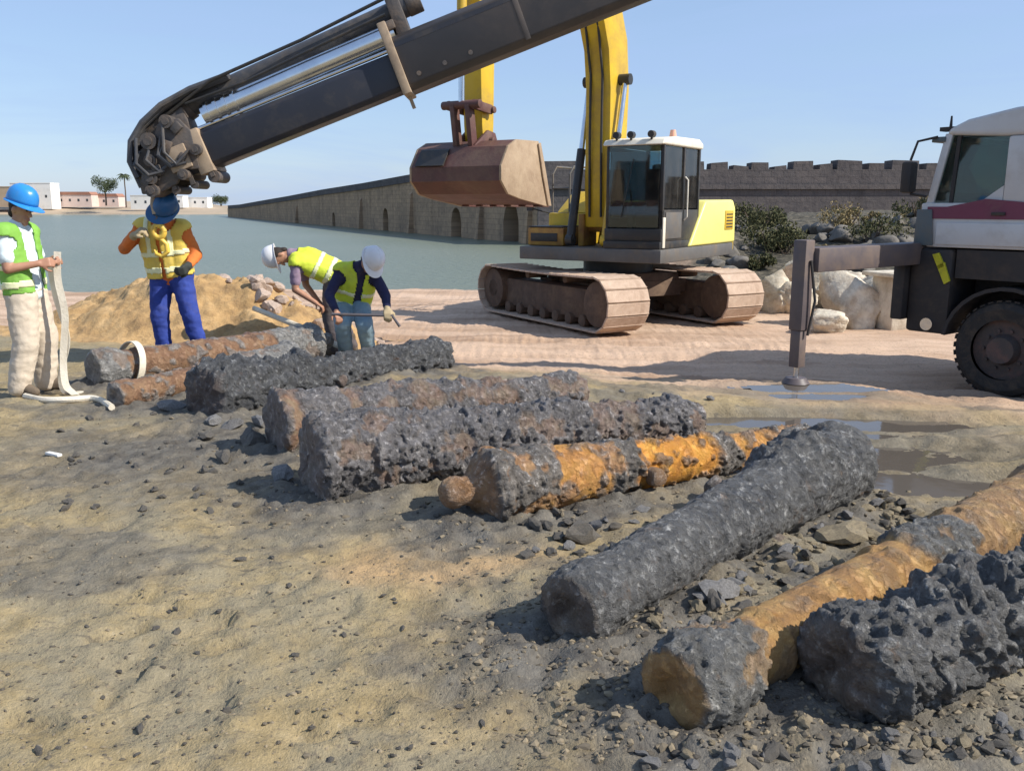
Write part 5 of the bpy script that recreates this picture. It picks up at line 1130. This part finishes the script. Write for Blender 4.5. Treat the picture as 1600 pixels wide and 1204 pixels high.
# first boom, from the knuckle down to the column (off to the right, above)
kn = CM @ Vector((12.0, 0, .2)); colw = tr.location + TM @ Vector((2.2, CWd / 2, 3.2)) - q0
m = MB(); m.bar(kn, colw, .32, .5, (0, 1, 0)); m.cyl(kn + Vector((0, -.25, 0)), kn + Vector((0, .25, 0)), .3, n=24); m.build('main_boom', 'crane_outer', cr_, bevel=.015)
TIP = q0 + tipl + Vector((0, 0, -.14))

for o in list(cr_.children):                # the boom belongs to the truck
    o.parent = tr; o.location = q0 - tr.location
bpy.data.objects.remove(cr_)
osec['label'] = 'dark outer section of the telescopic crane boom'; head['label'] = 'knuckled iron head at the crane boom tip'
# ------------------------------------------------------------------ people
def blob_mesh(name, caps, vox, mat, parent, smooth_it=4):
    """union of tapered capsules / ellipsoids grown into one continuous skin"""
    bm = bmesh.new()
    for c in caps:
        if c[0] == 'e':                                     # ellipsoid: centre, radii, rotation
            _, ctr, rad, rot = c; r = bmesh.ops.create_icosphere(bm, subdivisions=3, radius=1.0)
            Mx = Matrix.Translation(ctr) @ (rot.to_4x4() if rot else Matrix()) @ Matrix.Diagonal((*rad, 1)); bmesh.ops.transform(bm, matrix=Mx, verts=r['verts'])
        else:
            p, q, r0, r1 = c; p, q = Vector(p), Vector(q); d = q - p; L = d.length
            if L < 1e-5: continue
            d.normalize(); u = Vector((0, 0, 1)) if abs(d.z) < .9 else Vector((1, 0, 0)); a = d.cross(u).normalized(); b = d.cross(a); n = 14; rings = []
            prof_ = [(-1, .05), (-.8, .6), (-.45, .9), (0, 1)]
            seq = [(s * r0, f * r0) for s, f in prof_] + [(L + s * -1 * r1, f * r1) for s, f in reversed(prof_)]
            for s, rr in seq: rings.append([bm.verts.new(p + d * s + (a * math.cos(2 * math.pi * i / n) + b * math.sin(2 * math.pi * i / n)) * rr) for i in range(n)])
            for A_, B_ in zip(rings, rings[1:]):
                for i in range(n): bm.faces.new((A_[i], A_[(i + 1) % n], B_[(i + 1) % n], B_[i]))
            bm.faces.new(rings[0][::-1]); bm.faces.new(rings[-1])
    bmesh.ops.recalc_face_normals(bm, faces=bm.faces)
    me = bpy.data.meshes.new(name); bm.to_mesh(me); bm.free(); o = bpy.data.objects.new(name, me); COL.objects.link(o)
    md = o.modifiers.new('r', 'REMESH'); md.mode = 'VOXEL'; md.voxel_size = vox
    sm = o.modifiers.new('s', 'SMOOTH'); sm.iterations = smooth_it; sm.factor = .5
    dg = bpy.context.evaluated_depsgraph_get(); me2 = bpy.data.meshes.new_from_object(o.evaluated_get(dg)); bpy.data.objects.remove(o); bpy.data.meshes.remove(me)
    me2.name = name; me2.materials.clear(); me2.materials.append(MAT[mat]); me2.polygons.foreach_set('use_smooth', [True] * len(me2.polygons))
    o = bpy.data.objects.new(name, me2); link(o, parent); return o
def wrinkle(o, amp, scale, seed):
    me = o.data; n = len(me.vertices); P = np.empty(n * 3); me.vertices.foreach_get('co', P); P = P.reshape(-1, 3); N = np.empty(n * 3); me.vertices.foreach_get('normal', N); N = N.reshape(-1, 3)
    d = amp * (fbm(P * np.array([scale, scale, scale * 1.7]), seed, 3) + .6 * (np.abs(noise3(P * scale * 1.6, seed + 9)) - .3)); P = P + N * d[:, None]; me.vertices.foreach_set('co', P.ravel()); me.update()
def cut(o, fn):
    """drop the faces of a garment where fn(x, y, z) is true"""
    bm = bmesh.new(); bm.from_mesh(o.data); bmesh.ops.delete(bm, geom=[f for f in bm.faces if fn(f.calc_center_median())], context='FACES')
    bm.to_mesh(o.data); bm.free(); so_ = o.modifiers.new('t', 'SOLIDIFY'); so_.thickness = .008; so_.offset = 0
def hand_caps(w, d, nrm, side, curl=.6, spread=1.0):
    """palm, four unequal bent fingers, thumb from the side of the palm"""
    w = Vector(w); d = Vector(d).normalized(); nrm = Vector(nrm); nrm = (nrm - d * nrm.dot(d)).normalized(); s = d.cross(nrm) * side; out = []
    for k in (-1, -.33, .33, 1): out.append((w + d * .015 + s * k * .022, w + d * .085 + s * k * .032, .016, .014))
    for k, L in ((-1, .072), (-.33, .088), (.33, .094), (1, .082)):
        p0 = w + d * .088 + s * k * .033 * spread; a = curl; p1 = p0 + (d * math.cos(a) + nrm * math.sin(a)) * L * .5; a2 = curl * 2.1; p2 = p1 + (d * math.cos(a2) + nrm * math.sin(a2)) * L * .5
        out += [(p0, p1, .0105, .0095), (p1, p2, .0095, .008)]
    t0 = w + d * .03 + s * .03; t1 = t0 + (s * .75 + d * .6 + nrm * .35).normalized() * .05; t2 = t1 + (d * .8 + nrm * .6 + s * .1).normalized() * .035
    out += [(t0, t1, .014, .012), (t1, t2, .012, .009)]
    return out
def person(loc, J, label, wear, rz=0.0, sc=1.0):
    t = empty('person', loc, rz); t.scale = (sc, sc, sc); tag(t, label, 'person'); J = {k: Vector(v) for k, v in J.items()}
    H = J['head']; hu = (H - J['neck']).normalized(); hf = Vector(J['face']) ; hf = (hf - hu * hf.dot(hu)).normalized() if abs(hf.normalized().dot(hu)) < .97 else Vector((1, 0, 0)); hs = hf.cross(hu)
    Rm = Matrix((hs, hf, hu)).transposed()
    caps = [('e', H + hu * .02, (.074, .095, .112), Rm), ('e', H - hu * .06 + hf * .022, (.056, .068, .062), Rm), (J['neck'] - hu * .05, H - hu * .05, .055, .052),
            (H + hf * .09 + hu * .01, H + hf * .108 - hu * .03, .010, .016), ('e', H + hs * .076 - hf * .005 - hu * .012, (.012, .02, .032), Rm), ('e', H - hs * .076 - hf * .005 - hu * .012, (.012, .02, .032), Rm),
            (H + hf * .082 - hu * .07 - hs * .02, H + hf * .082 - hu * .07 + hs * .02, .013, .013), (H + hf * .075 - hu * .105, H + hf * .07 - hu * .11, .022, .02),
            (H + hf * .085 + hu * .035 - hs * .035, H + hf * .085 + hu * .035 + hs * .035, .012, .012)]
    ch, pv = J['chest'], J['pelvis']
    tor = []
    for s in ('l', 'r'):
        sh, hp = J['sh_' + s], J['hip_' + s]; tor += [(sh * .82 + ch * .18, hp, .088, .105), (sh, ch, .07, .1), (sh, J['neck'] - hu * .03, .058, .05)]
    tor += [(ch, pv, .125, .13), (J['sh_l'], J['sh_r'], .075, .075), (J['hip_l'], J['hip_r'], .11, .11), (J['neck'], ch, .06, .12)]
    legs, arms = [], []
    for s in ('l', 'r'):
        legs += [(J['hip_' + s], J['kn_' + s], .092, .062), (J['kn_' + s], J['an_' + s], .060, .042), (J['kn_' + s] * .7 + J['an_' + s] * .3, J['an_' + s], .056, .04)]
        arms += [(J['sh_' + s], J['el_' + s], .056, .043), (J['el_' + s], J['wr_' + s], .042, .029)]
    hands = []
    for s, sg in (('l', 1), ('r', -1)):
        d = (J['wr_' + s] - J['el_' + s]).normalized(); hands += hand_caps(J['wr_' + s], J.get('hd_' + s, d), J.get('pn_' + s, (0, 0, -1)), sg, J.get('curl', Vector((.7, 0, 0))).x)
    body = blob_mesh('body', caps + tor + [(p, q, a * .93, b * .93) for p, q, a, b in legs] + arms + hands, .0085, 'skin', t)
    for s in (-1, 1):
        e_ = MB(); c = H + hf * .089 + hu * .012 + hs * s * .031; e_.tube([c - hs * .011, c - hs * .006, c + hs * .006, c + hs * .011], [.003, .0085, .0085, .003], 8); e_.build('eye', 'eye', body, smooth=True)
    grow = lambda cs, k: [((p, q, a + k, b + k)) for p, q, a, b in cs]
    # shirt
    sl_ = []
    for s in ('l', 'r'):
        e, w_, h_ = J['el_' + s], J['wr_' + s], J['sh_' + s]
        if wear['sleeve'] == 'long': sl_ += [(h_, e, .070, .058), (e, e * .15 + w_ * .85, .056, .044)]
        else: sl_ += [(h_, h_ * .3 + e * .7, .074, .066)]
    sh_ = blob_mesh('shirt', grow(tor, .012) + sl_, .014, wear['shirt'], t, 3); wrinkle(sh_, .006, 10, 3)
    # trousers
    tl = []
    bag = wear.get('bag', .022)
    for s in ('l', 'r'): tl += [(J['hip_' + s], J['kn_' + s], .100 + bag, .076 + bag), (J['kn_' + s], J['an_' + s] + Vector((0, 0, .01)), .074 + bag, .060 + bag)]
    tl += [(J['hip_l'], J['hip_r'], .125, .125), (pv, pv * .75 + ch * .25, .138, .135)]
    tro = blob_mesh('trousers', tl, .014, wear['trousers'], t, 3); wrinkle(tro, .008, 9, 7)
    # vest with a reflective band
    up = (ch - pv).normalized()
    vt = [(p, q, a + .020, b + .024) for p, q, a, b in tor]
    vest = blob_mesh('vest', vt, .014, wear['vest'], t, 3); wrinkle(vest, .006, 9, 11)
    vf = Vector(J.get('vfront', hf)); vf = (vf - up * vf.dot(up)).normalized(); vs_ = vf.cross(up)
    nk = J['neck']
    def vcut(c):
        d = Vector(c) - pv; h = d.dot(up); a = (Vector(c) - ch)
        if h < -.02: return True
        if (Vector(c) - nk).length < .115: return True
        fr_ = a.dot(vf) > .03 and abs(a.dot(vs_)) < wear.get('open', .018) + .12 * max(0, a.dot(up) - .05)
        if fr_: return True
        for s in ('l', 'r'):
            if (Vector(c) - (J['sh_' + s] * .72 + J['el_' + s] * .28)).length < .098: return True
        return False
    cut(vest, vcut)
    bands = blob_mesh('band', [(p, q, a + .025, b + .029) for p, q, a, b in tor], .014, 'reflective', vest, 3); wrinkle(bands, .006, 9, 11)
    TLn = (ch - pv).length
    def bcut(c):
        h = (Vector(c) - pv).dot(up)
        ok = (.03 < h < .085) or (.19 < h < .235) or (wear.get('braces') and h > .2 and .085 < abs((Vector(c) - ch).dot(vs_)) < .125 and (Vector(c) - ch).dot(vf) > 0)
        return not ok or vcut(c)
    cut(bands, bcut)
    # boots
    for s in ('l', 'r'):
        a = J['an_' + s]; ff = Vector(J['toe_' + s]).normalized()
        b_ = blob_mesh('boot', [(a + Vector((0, 0, .12)), a + Vector((0, 0, -.01)), .058, .055), (a + Vector((0, 0, -.03)) - ff * .04, a + ff * .15 + Vector((0, 0, -.035)), .046, .042), (a + ff * .05 + Vector((0, 0, .0)), a + ff * .12 + Vector((0, 0, -.02)), .05, .045)], .012, 'boot', t, 2)
    for s in ('l', 'r'):
        if wear.get('glove_' + s):
            sg = 1 if s == 'l' else -1; d = (J['wr_' + s] - J['el_' + s]).normalized()
            hc = hand_caps(J['wr_' + s], J.get('hd_' + s, d), J.get('pn_' + s, (0, 0, -1)), sg, J.get('curl', Vector((.7, 0, 0))).x)
            blob_mesh('glove', [(p, q, a_ + .005, b2 + .005) for p, q, a_, b2 in hc] + [(J['wr_' + s] - d * .06, J['wr_' + s] + d * .01, .04, .036)], .009, wear['glove_' + s], t, 2)
    # hair at the nape and hard hat
    blob_mesh('hair', [('e', H + hu * .03 - hf * .022, (.083, .088, .098), Rm), ('e', H - hf * .06 - hu * .05, (.06, .035, .05), Rm)], .01, 'hair', t, 2)
    hm_ = MB(Matrix.Translation(H + hu * .055 - hf * .005) @ Rm.to_4x4()); n = 40; V, F = [], []
    prof_h = [(1.0, 0.0), (1.0, .03), (.97, .06), (.88, .098), (.70, .130), (.45, .149), (.2, .157)]
    for f_, z in prof_h:
        for i in range(n):
            a = 2 * math.pi * i / n; rdg = 1 + (.03 if abs(math.cos(a)) < .16 and f_ < .98 else 0); V.append((math.cos(a) * .112 * f_, math.sin(a) * .138 * f_, z * rdg))
    for k in range(len(prof_h) - 1):
        for i in range(n): F.append((k * n + i, k * n + (i + 1) % n, (k + 1) * n + (i + 1) % n, (k + 1) * n + i))
    F.append(tuple(range((len(prof_h) - 1) * n, len(prof_h) * n))); hm_._add(V, F); he = hm_.build('hard_hat', wear['hat'], t, smooth=True)
    sf = he.modifiers.new('t', 'SOLIDIFY'); sf.thickness = .004
    br_ = MB(Matrix.Translation(H + hu * .055 - hf * .005) @ Rm.to_4x4()); V, F = [], []
    for i in range(n):
        a = 2 * math.pi * i / n; fwd = max(0, math.sin(a)); o_ = .014 + .055 * fwd ** 1.5; dz = -.006 - .016 * fwd
        for rr, z in ((0, .004), (o_, dz), (o_, dz - .005), (0, -.003)): V.append((math.cos(a) * (.112 + rr), math.sin(a) * (.138 + rr), z))
    for i in range(n):
        j = (i + 1) % n
        for k in range(4): F.append((i * 4 + k, j * 4 + k, j * 4 + (k + 1) % 4, i * 4 + (k + 1) % 4))
    br_._add(V, F); br_.build('brim', wear['hat'], he, smooth=True)
    return t

# man at the left, in profile, holding the sling
f1 = on(58, 616)
JL1 = dict(pelvis=(0, 0, .93), chest=(-.035, 0, 1.27), neck=(-.01, 0, 1.49), head=(.035, .0, 1.625), face=(1, -.25, -.12), vfront=(1, 0, 0),
    sh_r=(-.04, -.18, 1.42), el_r=(.0, -.24, 1.13), wr_r=(.21, -.14, 1.17), hd_r=(.9, .3, .12), pn_r=(-.2, .9, -.3),
    sh_l=(-.02, .18, 1.42), el_l=(.04, .22, 1.14), wr_l=(.23, .05, 1.19), hd_l=(.9, -.2, .1), pn_l=(-.2, -.9, -.3),
    hip_l=(0, .09, .90), kn_l=(.06, .12, .50), an_l=(.02, .13, .09), toe_l=(1, .2, 0), hip_r=(0, -.09, .90), kn_r=(.02, -.12, .49), an_r=(-.08, -.13, .09), toe_r=(1, -.15, 0), curl=(.95, 0, 0))
person((f1.x, f1.y, zg(f1.x, f1.y)), JL1, 'man in white shirt, green vest, beige trousers and light blue hard hat holding a sling',
       dict(shirt='shirt_white', sleeve='short', trousers='trousers_beige', bag=.034, vest='vest_green', hat='helmet_blue', open=.085), 0, .965)
# man with the hook
f2 = at(272, 560, 8.9)
JL2 = dict(pelvis=(.03, .03, .90), chest=(-.0, -.02, 1.22), neck=(.03, -.07, 1.39), head=(.075, -.16, 1.485), face=(-.35, -.75, -.55), vfront=(-.1, -1, 0),
    sh_r=(-.19, -.03, 1.34), el_r=(-.36, -.10, 1.14), wr_r=(-.17, -.30, 1.27), hd_r=(.75, -.2, .55), pn_r=(.8, .2, -.2),
    sh_l=(.18, -.02, 1.33), el_l=(.29, .02, 1.07), wr_l=(.27, -.18, .98), hd_l=(-.2, -.8, -.4), pn_l=(-.9, .2, 0),
    hip_l=(.12, .03, .87), kn_l=(.21, -.03, .47), an_l=(.27, .03, .09), toe_l=(.5, -1, 0), hip_r=(-.07, .03, .87), kn_r=(-.10, -.03, .47), an_r=(-.09, .02, .09), toe_r=(-.3, -1, 0), curl=(.9, 0, 0))
person((f2.x, 8.9, zg(f2.x, 8.9) + .0), JL2, 'man in orange sleeves, yellow vest and blue trousers guiding the crane hook',
       dict(shirt='shirt_orange', sleeve='long', trousers='trousers_blue', bag=.014, vest='vest_orange', hat='helmet_navy', braces=True, glove_l='glove_dark', glove_r='glove_tan'), 0, 1.02)
# bending man, back level, facing left
f3 = at(500, 520, 10.6)
JL3 = dict(pelvis=(.20, .05, 1.0), chest=(-.10, .0, 1.16), neck=(-.29, -.03, 1.22), head=(-.42, -.05, 1.20), face=(-.35, -.2, -.9), vfront=(0, 0, -1),
    sh_r=(-.22, .16, 1.14), el_r=(-.18, .16, .84), wr_r=(-.02, .06, .66), sh_l=(-.20, -.18, 1.12), el_l=(-.22, -.22, .82), wr_l=(.02, -.22, .66),
    hip_l=(.20, -.07, .97), kn_l=(.14, -.10, .50), an_l=(.20, -.10, .09), toe_l=(-1, -.2, 0), hip_r=(.22, .12, .97), kn_r=(.20, .15, .50), an_r=(.34, .17, .09), toe_r=(-1, .1, 0), curl=(.8, 0, 0))
person((f3.x, 10.6, zm(f3.x, 10.6) - .01), JL3, 'man in white hard hat bent double with his lime vest back level',
       dict(shirt='shirt_lilac', sleeve='short', trousers='trousers_dark', bag=.015, vest='vest_lime', hat='helmet_white', open=.03), 0)
# stooping man in jeans
f4 = at(560, 545, 9.9)
JL4 = dict(pelvis=(-.10, .20, .66), chest=(.0, .02, .93), neck=(.10, -.10, 1.08), head=(.19, -.19, 1.13), face=(.55, -.5, -.62), vfront=(.5, -.9, 0),
    sh_r=(-.15, -.05, 1.02), el_r=(-.27, -.18, .76), wr_r=(-.16, -.36, .60), sh_l=(.19, .0, 1.0), el_l=(.34, -.10, .74), wr_l=(.38, -.30, .62),
    hip_l=(.0, .18, .64), kn_l=(.10, -.12, .42), an_l=(.10, .10, .09), toe_l=(.3, -1, 0), hip_r=(-.18, .18, .64), kn_r=(-.14, -.14, .44), an_r=(-.16, .08, .09), toe_r=(-.2, -1, 0), curl=(.8, 0, 0))
p4 = person((f4.x, 9.9, zm(f4.x, 9.9)), JL4, 'man in white hard hat, navy shirt, lime vest and pale jeans stooping over a bar',
       dict(shirt='shirt_navy', sleeve='long', trousers='trousers_jeans', bag=.022, vest='vest_lime', hat='helmet_white', open=.04, glove_l='glove_tan'), 0)
b0 = Vector((f4.x, 9.9, zm(f4.x, 9.9)))
m = MB(); m.tube([b0 + Vector((-.20, -.42, .58)), b0 + Vector((.1, -.40, .57)), b0 + Vector((.44, -.37, .56)), b0 + Vector((.52, -.36, .44))], .016, 8); tag(m.build('pry_bar', 'bar_steel', None, smooth=True), 'dark iron bar in the hands of the man in jeans', 'bar')
# long pale pole lying from the heap past the bending men
a, b = at(395, 452, 10.9), at(545, 540, 10.1); a.z = zm(a.x, a.y) + .30; b.z = zm(b.x, b.y) + .10
m = MB(); m.tube([a, (a + b) / 2 + Vector((0, 0, .03)), b], [.032, .036, .034], 10); tag(m.build('timber_pole', 'sling', None, smooth=True), 'pale pole propped from the sand heap to the bending men', 'pole')

# hook hanging from the crane tip
hk = empty('crane_hook', (TIP.x, TIP.y, TIP.z)); hk.scale = (.82, .82, .82); tag(hk, 'yellow crane hook hanging in front of the man in orange sleeves', 'hook')
m = MB(); m.tube([(0, 0, .03), (.005, 0, -.03), (.01, 0, -.10)], .014, 8)
for k in range(3): m.tube([(.02 * math.cos(a), 0 if k % 2 else .02 * math.sin(a), -.03 - .05 * k + .03 * math.sin(a)) for a in np.linspace(0, 6.28, 12)], .008, 6)
m.build('chain', 'crane_iron', hk, smooth=True)
m = MB(); cx, cz = .02, -.20
m.tube([(cx + math.cos(a) * .062, 0, cz + math.sin(a) * .07) for a in np.linspace(0, 6.283, 24)], .034, 12); m.build('hook_eye', 'hook_yellow', hk, smooth=True)
m = MB(); m.tube([(cx + .01, 0, cz - .08), (cx + .08, 0, cz - .15), (cx + .085, 0, cz - .23), (cx + .02, 0, cz - .29), (cx - .05, 0, cz - .26), (cx - .07, 0, cz - .21)], [.026, .028, .032, .030, .022, .008], 12); m.build('hook_bill', 'hook_yellow', hk, smooth=True)

# slings
hx = Vector((f1.x + .31, f1.y - .02, zg(f1.x, f1.y) + 1.19)); g0 = zg(f1.x, f1.y)
pts = [hx + Vector((.0, 0, .03)), hx + Vector((-.02, 0, -.2)), hx + Vector((.01, 0, -.5)), hx + Vector((-.04, 0, -.85)), hx + Vector((-.02, -.05, -1.08)), hx + Vector((.06, -.10, -1.15)), hx + Vector((.16, -.2, -1.17))]
def smooth_pts(p, n=5):
    out = []
    for i in range(len(p) - 1):
        p0, p1, p2, p3 = p[max(0, i - 1)], p[i], p[i + 1], p[min(len(p) - 1, i + 2)]
        for k in range(n):
            t = k / n; out.append(.5 * ((2 * p1) + (p2 - p0) * t + (2 * p0 - 5 * p1 + 4 * p2 - p3) * t * t + (3 * p1 - p0 - 3 * p2 + p3) * t ** 3))
    return out + [p[-1]]
m = MB(); m.ribbon(smooth_pts(pts), .055, .007, (1, .3, 0)); o = m.build('lifting_sling', 'sling', None, smooth=True); tag(o, 'white webbing sling hanging from the hands of the man in white shirt', 'sling', 'lifting slings')
pts2 = [hx + Vector((-.10, .04, -.06)), hx + Vector((-.07, .03, -.35)), hx + Vector((-.0, .02, -.7)), hx + Vector((-.09, .03, -1.0)), hx + Vector((-.06, .0, -1.16)), hx + Vector((.1, -.02, -1.17))]
m = MB(); m.ribbon(smooth_pts(pts2), .05, .007, (1, -.2, 0)); tag(m.build('lifting_sling', 'sling', None, smooth=True), 'second pale sling hanging close to the beige trousers', 'sling', 'lifting slings')
A, B = CANNONS[0]['ax']; d = (B - A).normalized(); c = A + d * .34; e1 = d.cross(Vector((0, 0, 1))).normalized(); e2 = e1.cross(d); r = .215
pts3 = [c + (e1 * math.cos(a) + e2 * math.sin(a)) * r + d * .04 * math.sin(a) for a in np.linspace(-.9, 3.9, 30)]
m = MB(); m.ribbon(pts3, .06, .010, d); tag(m.build('lifting_sling', 'sling', None, smooth=True), 'pale sling wrapped around the smooth rust-brown cannon', 'sling', 'lifting slings')
gp = [on(40, 622), on(70, 628), on(105, 628), on(150, 626), on(175, 640)]; gp = [Vector((p.x, p.y, zg(p.x, p.y) + .02)) for p in gp]
m = MB(); m.tube(smooth_pts(gp), .026, 8); tag(m.build('lifting_sling', 'sling', None, smooth=True), 'pale rope sling lying on the sand at the feet of the man in white shirt', 'sling', 'lifting slings')
